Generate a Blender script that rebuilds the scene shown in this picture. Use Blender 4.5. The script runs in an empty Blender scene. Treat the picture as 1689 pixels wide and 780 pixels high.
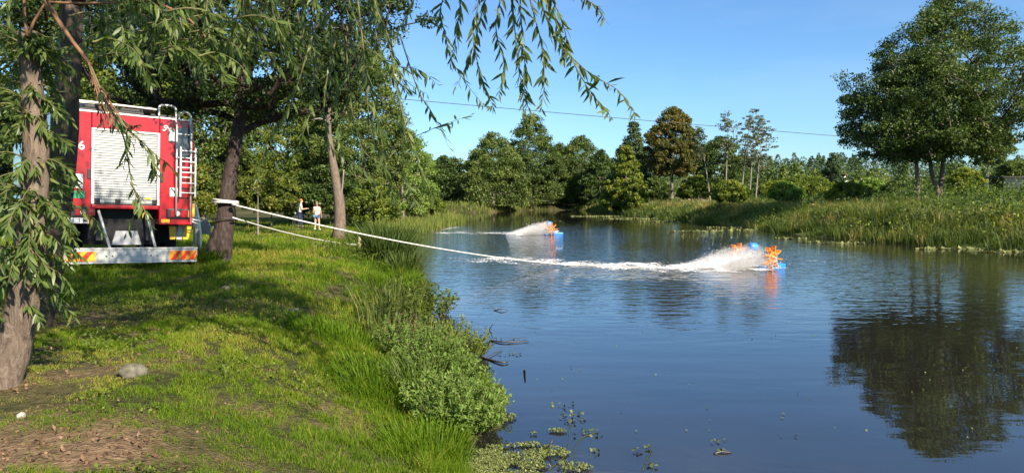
import bpy, bmesh, math, random
import numpy as np
from mathutils import Vector, Matrix, Quaternion

# ---------------------------------------------------------------- camera, sky, sun, exposure
scene = bpy.context.scene
col = scene.collection
rng = np.random.default_rng(11)
random.seed(11)
R = math.radians

F_PX, EYE_Z, PITCH = 1206.0, 2.2, math.atan(65 / 1206.0)
cam_data = bpy.data.cameras.new('camera')
cam = bpy.data.objects.new('camera', cam_data)
col.objects.link(cam)
cam.location = (0, 0, EYE_Z)
cam.rotation_euler = (math.pi / 2 - PITCH, 0, 0)
cam_data.sensor_width = 36.0
cam_data.lens = 36.0 * F_PX / 1689.0
cam_data.clip_start = 0.05
cam_data.clip_end = 8000
scene.camera = cam

SUN_EL, SUN_AZ = R(35), R(140)          # azimuth clockwise from +Y (the view direction)
sun_dir = Vector((math.sin(SUN_AZ) * math.cos(SUN_EL), math.cos(SUN_AZ) * math.cos(SUN_EL), math.sin(SUN_EL)))
world = bpy.data.worlds.new('World')
scene.world = world
world.use_nodes = True
wn, wl = world.node_tree.nodes, world.node_tree.links
wn.clear()
w_out = wn.new('ShaderNodeOutputWorld')
w_bg = wn.new('ShaderNodeBackground')
w_bg.inputs['Strength'].default_value = 0.082
sky = wn.new('ShaderNodeTexSky')
sky.sky_type = 'NISHITA'
sky.sun_disc = False
sky.sun_elevation = SUN_EL
sky.sun_rotation = SUN_AZ
sky.air_density = 1.0
sky.dust_density = 0.35
sky.ozone_density = 2.6
# thin high clouds: a few wisps by the horizon and a veil higher up
w_co = wn.new('ShaderNodeTexCoord')
w_sep = wn.new('ShaderNodeSeparateXYZ')
wl.new(w_co.outputs['Generated'], w_sep.inputs[0])
w_map = wn.new('ShaderNodeMapping')
w_map.inputs['Scale'].default_value = (2.2, 2.2, 9.0)
wl.new(w_co.outputs['Generated'], w_map.inputs[0])
w_noise = wn.new('ShaderNodeTexNoise')
w_noise.inputs['Scale'].default_value = 1.6
w_noise.inputs['Detail'].default_value = 5
w_noise.inputs['Roughness'].default_value = 0.55
wl.new(w_map.outputs[0], w_noise.inputs['Vector'])
w_ramp = wn.new('ShaderNodeValToRGB')
w_ramp.color_ramp.elements[0].position = 0.42
w_ramp.color_ramp.elements[1].position = 0.82
wl.new(w_noise.outputs['Fac'], w_ramp.inputs[0])
w_hi = wn.new('ShaderNodeMapRange')      # the veil lies above about 17 degrees
w_hi.inputs['From Min'].default_value = 0.31
w_hi.inputs['From Max'].default_value = 0.40
w_hi.inputs['To Min'].default_value = 0.10
w_hi.inputs['To Max'].default_value = 0.75
wl.new(w_sep.outputs['Z'], w_hi.inputs['Value'])
w_mul = wn.new('ShaderNodeMath'); w_mul.operation = 'MULTIPLY'
wl.new(w_ramp.outputs['Color'], w_mul.inputs[0]); wl.new(w_hi.outputs[0], w_mul.inputs[1])
w_mix = wn.new('ShaderNodeMix'); w_mix.data_type = 'RGBA'
w_tint = wn.new('ShaderNodeMix'); w_tint.data_type = 'RGBA'; w_tint.blend_type = 'MULTIPLY'
w_tint.inputs[0].default_value = 1.0
w_tint.inputs[7].default_value = (0.57, 0.80, 1.0, 1)
wl.new(sky.outputs[0], w_tint.inputs[6])
wl.new(w_mul.outputs[0], w_mix.inputs[0])
wl.new(w_tint.outputs[2], w_mix.inputs[6])
w_mix.inputs[7].default_value = (6.2, 6.8, 7.6, 1)
wl.new(w_mix.outputs[2], w_bg.inputs['Color'])
wl.new(w_bg.outputs[0], w_out.inputs[0])

sun_data = bpy.data.lights.new('sun', 'SUN')
sun_data.energy = 5.0
sun_data.angle = R(0.5)
sun_data.color = (1.0, 0.90, 0.74)
sun = bpy.data.objects.new('sun', sun_data)
col.objects.link(sun)
sun.rotation_euler = (-sun_dir).to_track_quat('-Z', 'Y').to_euler()
sun.location = sun_dir * 60

scene.view_settings.view_transform = 'Standard'
scene.view_settings.look = 'None'
scene.view_settings.gamma = 1.0
scene.view_settings.exposure = 1.15
scene.view_settings.use_curve_mapping = False
scene.cycles.max_bounces = 14
scene.cycles.transparent_max_bounces = 12
scene.cycles.diffuse_bounces = 3
scene.cycles.glossy_bounces = 3
scene.cycles.transmission_bounces = 4
scene.cycles.volume_bounces = 12
scene.cycles.caustics_reflective = False
scene.cycles.caustics_refractive = False

# ---------------------------------------------------------------- helpers
def view_dir(px, py):
    x, y = (px - 844.5) / F_PX, -(py - 390.0) / F_PX
    cp, sp = math.cos(PITCH), math.sin(PITCH)
    return Vector((x, cp + y * sp, -sp + y * cp))

def at(px, py, dist):
    """World point seen at a photo pixel, dist metres ahead along +Y."""
    d = view_dir(px, py)
    return Vector((0, 0, EYE_Z)) + d * (dist / d.y)

def at_z(px, py, z=0.0):
    d = view_dir(px, py)
    return Vector((0, 0, EYE_Z)) + d * ((z - EYE_Z) / d.z)

def smooth(a, b, x):
    t = np.clip((np.asarray(x, float) - a) / (b - a), 0, 1)
    return t * t * (3 - 2 * t)

def _hash(ix, iy, seed):
    h = (ix.astype(np.int64) * 374761393 + iy.astype(np.int64) * 668265263 + seed * 974634541) & 0x7fffffff
    h = ((h ^ (h >> 13)) * 1274126177) & 0x7fffffff
    return ((h ^ (h >> 16)) & 0xffff) / 65535.0

def vnoise(x, y, seed=0):
    x, y = np.asarray(x, float), np.asarray(y, float)
    ix, iy = np.floor(x), np.floor(y)
    fx, fy = x - ix, y - iy
    fx, fy = fx * fx * (3 - 2 * fx), fy * fy * (3 - 2 * fy)
    a, b = _hash(ix, iy, seed), _hash(ix + 1, iy, seed)
    c, d = _hash(ix, iy + 1, seed), _hash(ix + 1, iy + 1, seed)
    return (a * (1 - fx) + b * fx) * (1 - fy) + (c * (1 - fx) + d * fx) * fy

def fbm(x, y, seed=0, octaves=3):
    s, amp, tot = 0, 1.0, 0
    for k in range(octaves):
        s = s + amp * vnoise(x * 2 ** k, y * 2 ** k, seed + k)
        tot += amp
        amp *= 0.5
    return s / tot

def tag(o, label=None, cat=None, group=None, kind=None):
    if label: o['label'] = label
    if cat: o['category'] = cat
    if group: o['group'] = group
    if kind: o['kind'] = kind
    return o

def thing(name, label, cat, loc=(0, 0, 0), group=None, rot=None):
    o = bpy.data.objects.new(name, None)
    o.empty_display_size = 0.2
    o.location = loc
    if rot: o.rotation_euler = rot
    col.objects.link(o)
    return tag(o, label, cat, group)

def np_mesh(name, verts, faces, mats, parent=None, rnd=None, smooth_shade=False, offset=None, kind=None):
    """One mesh object out of numpy arrays; faces is a list of (M, k) index arrays."""
    verts = np.asarray(verts, np.float32).reshape(-1, 3)
    if offset is None and parent is not None:
        offset = parent.location
    if offset is not None:
        verts = verts - np.asarray(offset, np.float32)
    me = bpy.data.meshes.new(name)
    loops = np.concatenate([f.reshape(-1) for f in faces]).astype(np.int32)
    sizes = np.concatenate([np.full(len(f), f.shape[1], np.int32) for f in faces])
    starts = np.concatenate([[0], np.cumsum(sizes)[:-1]]).astype(np.int32)
    me.vertices.add(len(verts)); me.vertices.foreach_set('co', verts.reshape(-1))
    me.loops.add(len(loops)); me.loops.foreach_set('vertex_index', loops)
    me.polygons.add(len(sizes)); me.polygons.foreach_set('loop_start', starts)
    try:
        me.polygons.foreach_set('loop_total', sizes)
    except Exception:
        pass
    if smooth_shade:
        me.polygons.foreach_set('use_smooth', np.ones(len(sizes), bool))
    if rnd is not None:
        at_ = me.attributes.new('rnd', 'FLOAT', 'FACE')
        at_.data.foreach_set('value', np.asarray(rnd, np.float32))
    me.update(calc_edges=True)
    for m in (mats if isinstance(mats, (list, tuple)) else [mats]):
        me.materials.append(m)
    o = bpy.data.objects.new(name, me)
    col.objects.link(o)
    if parent is not None: o.parent = parent
    if kind: o['kind'] = kind
    return o

class MB:
    """Collects boxes, tubes and outlines and links them as ONE mesh object."""
    def __init__(s): s.v, s.f, s.m = [], [], []
    def add(s, vs, fs, mi=0):
        b = len(s.v)
        s.v += [tuple(v) for v in vs]
        for f in fs:
            s.f.append([b + i for i in f]); s.m.append(mi)
        return s
    def box(s, lo, hi, mi=0, mat=None):
        (x0, y0, z0), (x1, y1, z1) = lo, hi
        vs = [Vector(p) for p in ((x0,y0,z0),(x1,y0,z0),(x1,y1,z0),(x0,y1,z0),(x0,y0,z1),(x1,y0,z1),(x1,y1,z1),(x0,y1,z1))]
        if mat: vs = [mat @ v for v in vs]
        return s.add(vs, [(0,3,2,1),(4,5,6,7),(0,1,5,4),(1,2,6,5),(2,3,7,6),(3,0,4,7)], mi)
    def prism(s, outline, d, mi=0):
        """outline: list of 3-D points (a planar polygon); d: extrusion vector."""
        n = len(outline); d = Vector(d)
        vs = [Vector(p) for p in outline] + [Vector(p) + d for p in outline]
        return s.add(vs, [tuple(range(n)), tuple(range(2*n-1, n-1, -1))] + [((i+1) % n, i, n+i, n+(i+1) % n) for i in range(n)], mi)
    def tube(s, pts, rad, n=8, cap=True, mi=0, wob=0.0):
        pts = [Vector(p) for p in pts]
        if not isinstance(rad, (list, tuple)): rad = [rad] * len(pts)
        up = None; rings = []
        for i, p in enumerate(pts):
            t = (pts[min(i+1, len(pts)-1)] - pts[max(i-1, 0)])
            if t.length < 1e-9: t = Vector((0, 0, 1))
            t.normalize()
            if up is None:
                up = t.orthogonal().normalized()
            up = (up - t * up.dot(t))
            if up.length < 1e-6: up = t.orthogonal()
            up.normalize()
            w = t.cross(up)
            rings.append([p + (up * math.cos(2*math.pi*k/n) + w * math.sin(2*math.pi*k/n)) * rad[i] * (1 + wob * (random.random() - .5)) for k in range(n)])
        vs = [v for r in rings for v in r]
        fs = []
        for i in range(len(pts) - 1):
            for k in range(n):
                a, b = i*n + k, i*n + (k+1) % n
                fs.append((a, b, b + n, a + n))
        if cap:
            fs.append(tuple(range(n-1, -1, -1)))
            fs.append(tuple((len(pts)-1)*n + k for k in range(n)))
        return s.add(vs, fs, mi)
    def cyl(s, a, b, r, n=16, mi=0): return s.tube([a, b], r, n, True, mi)
    def blob(s, c, r, n=10, m=7, jitter=0.0, mi=0, seed=0):
        rr = random.Random(seed)
        rx, ry, rz = r if isinstance(r, (tuple, list)) else (r, r, r)
        vs = [Vector(c) + Vector((0, 0, -rz))]
        for i in range(1, m):
            th = -math.pi/2 + math.pi * i / m
            for k in range(n):
                ph = 2*math.pi*k/n
                q = 1 + jitter * (rr.random() - .5)
                vs.append(Vector(c) + Vector((rx*math.cos(th)*math.cos(ph)*q, ry*math.cos(th)*math.sin(ph)*q, rz*math.sin(th)*q)))
        vs.append(Vector(c) + Vector((0, 0, rz)))
        fs = [(0, 1 + (k+1) % n, 1 + k) for k in range(n)]
        for i in range(m - 2):
            for k in range(n):
                a, b = 1 + i*n + k, 1 + i*n + (k+1) % n
                fs.append((a, b, b+n, a+n))
        top = len(vs) - 1; o = 1 + (m-2)*n
        fs += [(o + k, o + (k+1) % n, top) for k in range(n)]
        return s.add(vs, fs, mi)
    def build(s, name, mats, parent=None, local=True, smooth_shade=False, bevel=0, kind=None):
        me = bpy.data.meshes.new(name)
        off = Vector((0, 0, 0)) if (local or parent is None) else parent.location
        me.from_pydata([Vector(v) - off for v in s.v], [], s.f)
        mats = mats if isinstance(mats, (list, tuple)) else [mats]
        for m in mats: me.materials.append(m)
        me.polygons.foreach_set('material_index', s.m)
        if smooth_shade: me.polygons.foreach_set('use_smooth', [True] * len(s.f))
        me.update()
        o = bpy.data.objects.new(name, me)
        col.objects.link(o)
        if parent is not None: o.parent = parent
        if bevel:
            b = o.modifiers.new('bevel', 'BEVEL'); b.width = bevel; b.segments = 2; b.limit_method = 'ANGLE'
        if kind: o['kind'] = kind
        return o

def spline(pts, n):
    """Catmull-Rom through pts, n points."""
    P = [Vector(p) for p in pts]
    P = [P[0] * 2 - P[1]] + P + [P[-1] * 2 - P[-2]]
    out = []
    segs = len(P) - 3
    for i in range(n):
        u = i / (n - 1) * segs
        k = min(int(u), segs - 1); t = u - k
        a, b, c, d = P[k:k+4]
        out.append(0.5 * ((2*b) + (c - a)*t + (2*a - 5*b + 4*c - d)*t*t + (3*b - a - 3*c + d)*t*t*t))
    return out

# ---------------------------------------------------------------- materials
MATS = {}
def new_mat(name):
    m = bpy.data.materials.new(name); m.use_nodes = True
    nt = m.node_tree; nt.nodes.clear()
    out = nt.nodes.new('ShaderNodeOutputMaterial')
    return m, nt.nodes, nt.links, out

def ramp_node(n, stops):
    r = n.new('ShaderNodeValToRGB')
    e = r.color_ramp.elements
    while len(e) > 1: e.remove(e[-1])
    e[0].position = stops[0][0]; e[0].color = (*stops[0][1], 1)
    for p, c in stops[1:]:
        x = e.new(p); x.color = (*c, 1)
    return r

def leaf_mat(name, stops, trans=0.35, rough=0.55, use='rnd', spec=0.35):
    m, n, l, out = new_mat(name)
    if use == 'rnd':
        a = n.new('ShaderNodeAttribute'); a.attribute_name = 'rnd'; fac = a.outputs['Fac']
    else:
        a = n.new('ShaderNodeObjectInfo'); fac = a.outputs['Random']
    r = ramp_node(n, stops); l.new(fac, r.inputs[0])
    p = n.new('ShaderNodeBsdfPrincipled'); p.inputs['Roughness'].default_value = rough
    p.inputs['Specular IOR Level'].default_value = spec
    l.new(r.outputs[0], p.inputs['Base Color'])
    t = n.new('ShaderNodeBsdfTranslucent')
    hs = n.new('ShaderNodeHueSaturation'); hs.inputs['Saturation'].default_value = 1.15; hs.inputs['Value'].default_value = 1.35
    l.new(r.outputs[0], hs.inputs['Color']); l.new(hs.outputs[0], t.inputs['Color'])
    mx = n.new('ShaderNodeMixShader'); mx.inputs[0].default_value = trans
    l.new(p.outputs[0], mx.inputs[1]); l.new(t.outputs[0], mx.inputs[2]); l.new(mx.outputs[0], out.inputs[0])
    MATS[name] = m
    return m

def bark_mat(name, c0, c1, scale=9.0, bump=0.6):
    m, n, l, out = new_mat(name)
    tc = n.new('ShaderNodeTexCoord'); mp = n.new('ShaderNodeMapping'); mp.inputs['Scale'].default_value = (scale, scale, scale * 0.22)
    l.new(tc.outputs['Object'], mp.inputs[0])
    v = n.new('ShaderNodeTexNoise'); v.inputs['Scale'].default_value = 2.2; v.inputs['Detail'].default_value = 6; v.inputs['Roughness'].default_value = .65
    v.inputs['Distortion'].default_value = 1.2
    l.new(mp.outputs[0], v.inputs['Vector'])
    r = ramp_node(n, [(0.32, c0), (0.52, tuple((a+b)/2 for a, b in zip(c0, c1))), (0.68, c1)])
    l.new(v.outputs['Fac'], r.inputs[0])
    p = n.new('ShaderNodeBsdfPrincipled'); p.inputs['Roughness'].default_value = .9; p.inputs['Specular IOR Level'].default_value = .15
    b = n.new('ShaderNodeBump'); b.inputs['Strength'].default_value = bump; b.inputs['Distance'].default_value = .04
    l.new(v.outputs['Fac'], b.inputs['Height']); l.new(b.outputs[0], p.inputs['Normal'])
    l.new(r.outputs[0], p.inputs['Base Color']); l.new(p.outputs[0], out.inputs[0])
    MATS[name] = m
    return m

def plain_mat(name, c, rough=.5, metal=0.0, var=0.12, scale=14.0, spec=.5, coat=0.0, bump=0.0):
    """A paint / plastic / metal with a little grime so that nothing is perfectly flat."""
    m, n, l, out = new_mat(name)
    tc = n.new('ShaderNodeTexCoord')
    v = n.new('ShaderNodeTexNoise'); v.inputs['Scale'].default_value = scale; v.inputs['Detail'].default_value = 5
    l.new(tc.outputs['Object'], v.inputs['Vector'])
    r = ramp_node(n, [(0.3, tuple(x * (1 - var) for x in c)), (0.7, tuple(min(1, x * (1 + var * .6)) for x in c))])
    l.new(v.outputs['Fac'], r.inputs[0])
    p = n.new('ShaderNodeBsdfPrincipled'); p.inputs['Metallic'].default_value = metal
    p.inputs['Specular IOR Level'].default_value = spec
    p.inputs['Coat Weight'].default_value = coat
    p.inputs['Coat Roughness'].default_value = .08
    rr = n.new('ShaderNodeMapRange'); rr.inputs['To Min'].default_value = rough * .8; rr.inputs['To Max'].default_value = min(1, rough * 1.25)
    l.new(v.outputs['Fac'], rr.inputs['Value']); l.new(rr.outputs[0], p.inputs['Roughness'])
    if bump:
        b = n.new('ShaderNodeBump'); b.inputs['Strength'].default_value = bump; b.inputs['Distance'].default_value = .02
        l.new(v.outputs['Fac'], b.inputs['Height']); l.new(b.outputs[0], p.inputs['Normal'])
    l.new(r.outputs[0], p.inputs['Base Color']); l.new(p.outputs[0], out.inputs[0])
    MATS[name] = m
    return m

leaf_mat('alder_leaf', [(0, (0.037, 0.064, 0.013)), (.45, (0.085, 0.127, 0.026)), (.8, (0.144, 0.185, 0.038)), (1, (0.220, 0.234, 0.049))], .3, .5)
leaf_mat('dark_leaf', [(0, (0.025, 0.047, 0.010)), (.5, (0.056, 0.092, 0.018)), (.85, (0.094, 0.138, 0.028)), (1, (0.156, 0.184, 0.040))], .3, .5)
leaf_mat('fresh_leaf', [(0, (0.045, 0.076, 0.011)), (.45, (0.112, 0.158, 0.021)), (.8, (0.188, 0.227, 0.030)), (1, (0.285, 0.277, 0.043))], .38, .55)
leaf_mat('golden_leaf', [(0, (.045, .07, .011)), (.4, (.10, .135, .02)), (.8, (.19, .205, .03)), (1, (.28, .25, .045))], .42, .55)
leaf_mat('autumn_leaf', [(0, (.06, .072, .016)), (.5, (.12, .125, .03)), (.8, (.18, .14, .036)), (1, (.26, .14, .04))], .36, .6)
leaf_mat('pine_leaf', [(0, (0.025, 0.051, 0.017)), (.5, (0.054, 0.092, 0.029)), (1, (0.109, 0.141, 0.042))], .15, .6)
leaf_mat('pale_pine_leaf', [(0, (0.046, 0.072, 0.027)), (.5, (0.086, 0.110, 0.041)), (1, (0.138, 0.160, 0.054))], .25, .6)
leaf_mat('willow_leaf', [(0, (0.050, 0.084, 0.023)), (.4, (0.101, 0.155, 0.037)), (.8, (0.169, 0.224, 0.061)), (1, (0.271, 0.293, 0.093))], .46, .42, spec=.5)
leaf_mat('willow_single_leaf', [(0, (0.050, 0.084, 0.023)), (.4, (0.101, 0.155, 0.037)), (.8, (0.169, 0.224, 0.061)), (.97, (0.271, 0.293, 0.093)), (1, (0.508, 0.371, 0.050))], .46, .42, use='obj', spec=.5)
leaf_mat('dry_leaf', [(0, (.09, .045, .025)), (.5, (.19, .105, .06)), (1, (.30, .19, .12))], .2, .8)
leaf_mat('grass_blade', [(0, (.038, .075, .005)), (.35, (.085, .16, .008)), (.75, (.17, .25, .014)), (.9, (.26, .27, .03)), (1, (.38, .30, .085))], .42, .6, spec=.15)
leaf_mat('reed_blade', [(0, (.036, .063, .012)), (.35, (.09, .131, .021)), (.6, (.165, .195, .036)), (.8, (.31, .26, .08)), (.94, (.44, .32, .13)), (1, (.44, .25, .10))], .35, .6)
leaf_mat('herb_leaf', [(0, (.08, .14, .022)), (.5, (.17, .26, .05)), (1, (.32, .39, .11))], .38, .65, spec=.15)
leaf_mat('weed_pad', [(0, (.06, .075, .018)), (.5, (.13, .155, .04)), (1, (.25, .25, .09))], .1, .6)
bark_mat('willow_bark', (.045, .033, .026), (.14, .105, .08), 7, .9)
bark_mat('pale_bark', (.085, .062, .047), (.25, .19, .145), 10, .8)
bark_mat('dark_bark', (.028, .020, .018), (.10, .072, .06), 9, .9)  # roped tree's bark, darkened to stand in for shade on the trunk
bark_mat('grey_bark', (.10, .085, .07), (.27, .225, .185), 9, .6)
bark_mat('light_bark', (.14, .12, .10), (.34, .29, .24), 9, .5)
plain_mat('orange_wood', (.52, .22, .05), .7, var=.3)
plain_mat('twig', (.20, .10, .05), .8, var=.25, scale=30)
plain_mat('green_twig', (.13, .12, .045), .7, var=.25, scale=30)
plain_mat('red_paint', (.33, .004, .008), .28, var=.12, scale=3, coat=.6)
plain_mat('aluminium', (.62, .62, .60), .42, .35, var=.1, scale=6)
plain_mat('shutter_metal', (.35, .36, .35), .45, .2, var=.06, scale=4)
plain_mat('bumper_metal', (.50, .49, .46), .45, .1, var=.1, scale=5)
plain_mat('black_rubber', (.014, .014, .015), .75, var=.3, scale=8, spec=.3)
plain_mat('black_plastic', (.02, .02, .022), .5, var=.2)
plain_mat('dark_steel', (.045, .045, .05), .5, .4, var=.3)
plain_mat('white_paint', (.78, .77, .74), .5, var=.08)
plain_mat('green_print', (.015, .26, .13), .5, var=.08)
plain_mat('yellow_paint', (.72, .44, .02), .45, var=.1)
plain_mat('grey_paint', (.36, .36, .37), .5, var=.1)
plain_mat('signal_orange', (.95, .36, .02), .4, var=.06)
plain_mat('signal_red', (.75, .035, .012), .4, var=.06)
plain_mat('red_lens', (.32, .006, .012), .18, var=.1, coat=.5)
plain_mat('clear_lens', (.80, .60, .56), .2, var=.1)
plain_mat('glass_dark', (.05, .055, .06), .08, var=.2, spec=.8)
plain_mat('orange_plastic', (.95, .29, .010), .38, var=.1, scale=9, spec=.5)
plain_mat('blue_plastic', (.015, .20, .62), .38, var=.1, scale=9, spec=.5)
plain_mat('rope_fibre', (.58, .54, .48), .85, var=.2, scale=60)
plain_mat('stone', (.15, .135, .10), .9, var=.55, scale=16, bump=.5, spec=.2)
plain_mat('pale_stone', (.36, .35, .32), .9, var=.25, scale=16, bump=.5, spec=.2)
plain_mat('weathered_wood', (.24, .19, .14), .85, var=.4, scale=18, bump=.4, spec=.2)
plain_mat('raw_wood', (.46, .35, .22), .8, var=.3, scale=18, spec=.2)
plain_mat('wet_wood', (.055, .042, .03), .45, var=.4, scale=22)
plain_mat('plaster', (.82, .74, .60), .9, var=.08, spec=.2)
plain_mat('roof_tile', (.20, .10, .07), .85, var=.25, spec=.2)
plain_mat('roof_felt', (.055, .05, .048), .85, var=.3, spec=.2)
plain_mat('skin', (.62, .36, .25), .55, var=.06)
plain_mat('peach_cloth', (.85, .48, .40), .85, var=.08, spec=.15)
plain_mat('denim', (.11, .19, .33), .85, var=.2, spec=.15)
plain_mat('dark_denim', (.025, .045, .085), .85, var=.25, spec=.15)
plain_mat('grey_cloth', (.46, .50, .56), .85, var=.1, spec=.15)
plain_mat('ginger_hair', (.42, .14, .03), .6, var=.2)
plain_mat('brown_hair', (.19, .13, .085), .6, var=.2)
plain_mat('cable', (.03, .03, .035), .6)

# ---------------------------------------------------------------- the river and the ground
shore_px = [(785, 770), (800, 720), (838, 685), (826, 640), (786, 600), (724, 566), (706, 532), (718, 500), (703, 465), (692, 430),
            (683, 405), (688, 388), (745, 374), (768, 367), (742, 357), (700, 352), (790, 351), (862, 347), (940, 346), (1000, 350), (1060, 357),
            (1130, 364), (1200, 372), (1300, 385), (1400, 396), (1560, 407), (1689, 414)]
river = [(3.2, -22), (2.0, -2), (1.2, 2), (.3, 4.4)] + [tuple(at_z(*p))[:2] for p in shore_px] + [(26, 25), (30, 10), (33, -22)]
river = np.array(river)

def shore_dist(x, y):
    """Signed distance to the river's edge: positive on land."""
    x, y = np.asarray(x, float), np.asarray(y, float)
    shp = x.shape; x = x.reshape(-1); y = y.reshape(-1)
    best = np.full(x.shape, 1e9); inside = np.zeros(x.shape, bool)
    n = len(river)
    for i in range(n):
        (ax, ay), (bx, by) = river[i], river[(i + 1) % n]
        dx, dy = bx - ax, by - ay
        t = np.clip(((x - ax) * dx + (y - ay) * dy) / (dx * dx + dy * dy), 0, 1)
        best = np.minimum(best, np.hypot(x - ax - t * dx, y - ay - t * dy))
        if ay != by:
            cross = ((ay > y) != (by > y)) & (x < (bx - ax) * (y - ay) / (by - ay) + ax)
            inside ^= cross
    return np.where(inside, -best, best).reshape(shp)

def ground(x, y, d=None):
    x, y = np.asarray(x, float), np.asarray(y, float)
    if d is None: d = shore_dist(x, y)
    left = .78 - .45 * smooth(15, 34, y)
    w = smooth(5, 13, x)
    top = left * (1 - w) + (1.0 + .55 * smooth(4, 16, d) + .3 * smooth(20, 60, d)) * w
    top = top * (1 - smooth(70, 110, y)) + 1.1 * smooth(70, 110, y)
    edge = 0.03 + (top - .03) * (0.12 * smooth(0, .5, d) + .88 * smooth(.25, 2.9, d))
    bump = (fbm(x * .9, y * .9, 5) - .5) * .13 * smooth(.2, 3, d) + (fbm(x * .16, y * .16, 9) - .5) * .22 * smooth(2, 9, d)
    far = np.hypot(x, y)
    hill = 13.0 * smooth(190, 430, y) * (.75 + .5 * vnoise(x * .006 + 3, y * .006, 4)) + 30 * smooth(600, 2500, far)
    land = edge + bump * smooth(-1, 1, 40 - far * .1) + hill
    bed = -.05 - .55 * smooth(0, 2.2, -d)
    return np.where(d > 0, np.maximum(land, .02), bed)

def gz(x, y): return float(ground(np.array([x]), np.array([y]))[0])

def graded(lo, hi, step, far, growth=1.13):
    a = list(np.arange(lo, hi + 1e-6, step))
    s, p = step, hi
    while p < far:
        s *= growth; p += s; a.append(p)
    s, p = step, lo
    while p > -far:
        s *= growth; p -= s; a.insert(0, p)
    return np.array(a)

def soil_amount(x, y):
    """0 = full grass, 1 = bare ground: the worn patch by the willow and scuffed spots in the shade."""
    n = fbm(x * .8 + 7, y * .8, 21); n2 = fbm(x * 2.3, y * 2.3, 27)
    near = .8 * np.exp(-(((x + 4.0) / 1.0) ** 2 + ((y - 5.7) / 1.2) ** 2)) + .9 * np.exp(-(((x + 2.9) / .8) ** 2 + ((y - 4.1) / .45) ** 2)) \
        + .8 * np.exp(-(((x + 5.0) / 1.1) ** 2 + ((y - 7.6) / 1.2) ** 2)) + .45 * np.exp(-(((x + 5.6) / 2.2) ** 2 + ((y - 13.2) / 1.8) ** 2))
    return np.clip(near * (n - .08) * 1.1 + smooth(.62, .8, n) * .5 + (n2 - .5) * 1.1 + (fbm(x * 7, y * 7, 29) - .5) * .7, 0, 1)

def ground_material():
    m, n, l, out = new_mat('ground_soil_and_turf')
    tc = n.new('ShaderNodeTexCoord')
    a = n.new('ShaderNodeAttribute'); a.attribute_name = 'soil'
    n1 = n.new('ShaderNodeTexNoise'); n1.inputs['Scale'].default_value = 14; n1.inputs['Detail'].default_value = 8; n1.inputs['Roughness'].default_value = .7
    n2 = n.new('ShaderNodeTexNoise'); n2.inputs['Scale'].default_value = .12; n2.inputs['Detail'].default_value = 5
    n3 = n.new('ShaderNodeTexVoronoi'); n3.inputs['Scale'].default_value = 42
    for k in (n1, n2, n3): l.new(tc.outputs['Object'], k.inputs['Vector'])
    turf = ramp_node(n, [(.3, (.022, .026, .010)), (.5, (.042, .05, .014)), (.7, (.085, .08, .03))])
    l.new(n1.outputs['Fac'], turf.inputs[0])
    soil = ramp_node(n, [(.3, (.08, .052, .032)), (.5, (.21, .135, .078)), (.72, (.36, .25, .15))])
    l.new(n1.outputs['Fac'], soil.inputs[0])
    meadow = ramp_node(n, [(.35, (.05, .075, .018)), (.55, (.10, .115, .03)), (.7, (.19, .16, .06))])
    l.new(n2.outputs['Fac'], meadow.inputs[0])
    far = n.new('ShaderNodeMapRange'); far.inputs['From Min'].default_value = 8; far.inputs['From Max'].default_value = 16
    sep = n.new('ShaderNodeSeparateXYZ'); l.new(tc.outputs['Object'], sep.inputs[0]); l.new(sep.outputs['X'], far.inputs['Value'])
    mx0 = n.new('ShaderNodeMix'); mx0.data_type = 'RGBA'; l.new(far.outputs[0], mx0.inputs[0]); l.new(turf.outputs[0], mx0.inputs[6]); l.new(meadow.outputs[0], mx0.inputs[7])
    mx = n.new('ShaderNodeMix'); mx.data_type = 'RGBA'; l.new(a.outputs['Fac'], mx.inputs[0]); l.new(mx0.outputs[2], mx.inputs[6]); l.new(soil.outputs[0], mx.inputs[7])
    p = n.new('ShaderNodeBsdfPrincipled'); p.inputs['Roughness'].default_value = .95; p.inputs['Specular IOR Level'].default_value = .1
    b = n.new('ShaderNodeBump'); b.inputs['Strength'].default_value = .8; b.inputs['Distance'].default_value = .05
    ad = n.new('ShaderNodeMath'); ad.operation = 'MULTIPLY_ADD'; l.new(n3.outputs['Distance'], ad.inputs[0]); ad.inputs[1].default_value = .5; l.new(n1.outputs['Fac'], ad.inputs[2])
    l.new(ad.outputs[0], b.inputs['Height']); l.new(b.outputs[0], p.inputs['Normal'])
    l.new(mx.outputs[2], p.inputs['Base Color']); l.new(p.outputs[0], out.inputs[0])
    return m

gx = graded(-14, 34, .3, 3500); gy = graded(0, 60, .3, 3500)
GX, GY = np.meshgrid(gx, gy)
GZ = ground(GX, GY)
nx, ny = len(gx), len(gy)
idx = np.arange(nx * ny).reshape(ny, nx)
quads = np.stack([idx[:-1, :-1], idx[:-1, 1:], idx[1:, 1:], idx[1:, :-1]], -1).reshape(-1, 4)
g = np_mesh('ground', np.stack([GX, GY, GZ], -1), [quads], ground_material(), smooth_shade=True)
at_ = g.data.attributes.new('soil', 'FLOAT', 'POINT')
at_.data.foreach_set('value', np.where(GX < 9, soil_amount(GX, GY), 0).astype(np.float32).reshape(-1))
tag(g, 'grassy river bank and meadows running back to the woods', 'ground', kind='structure')

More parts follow.
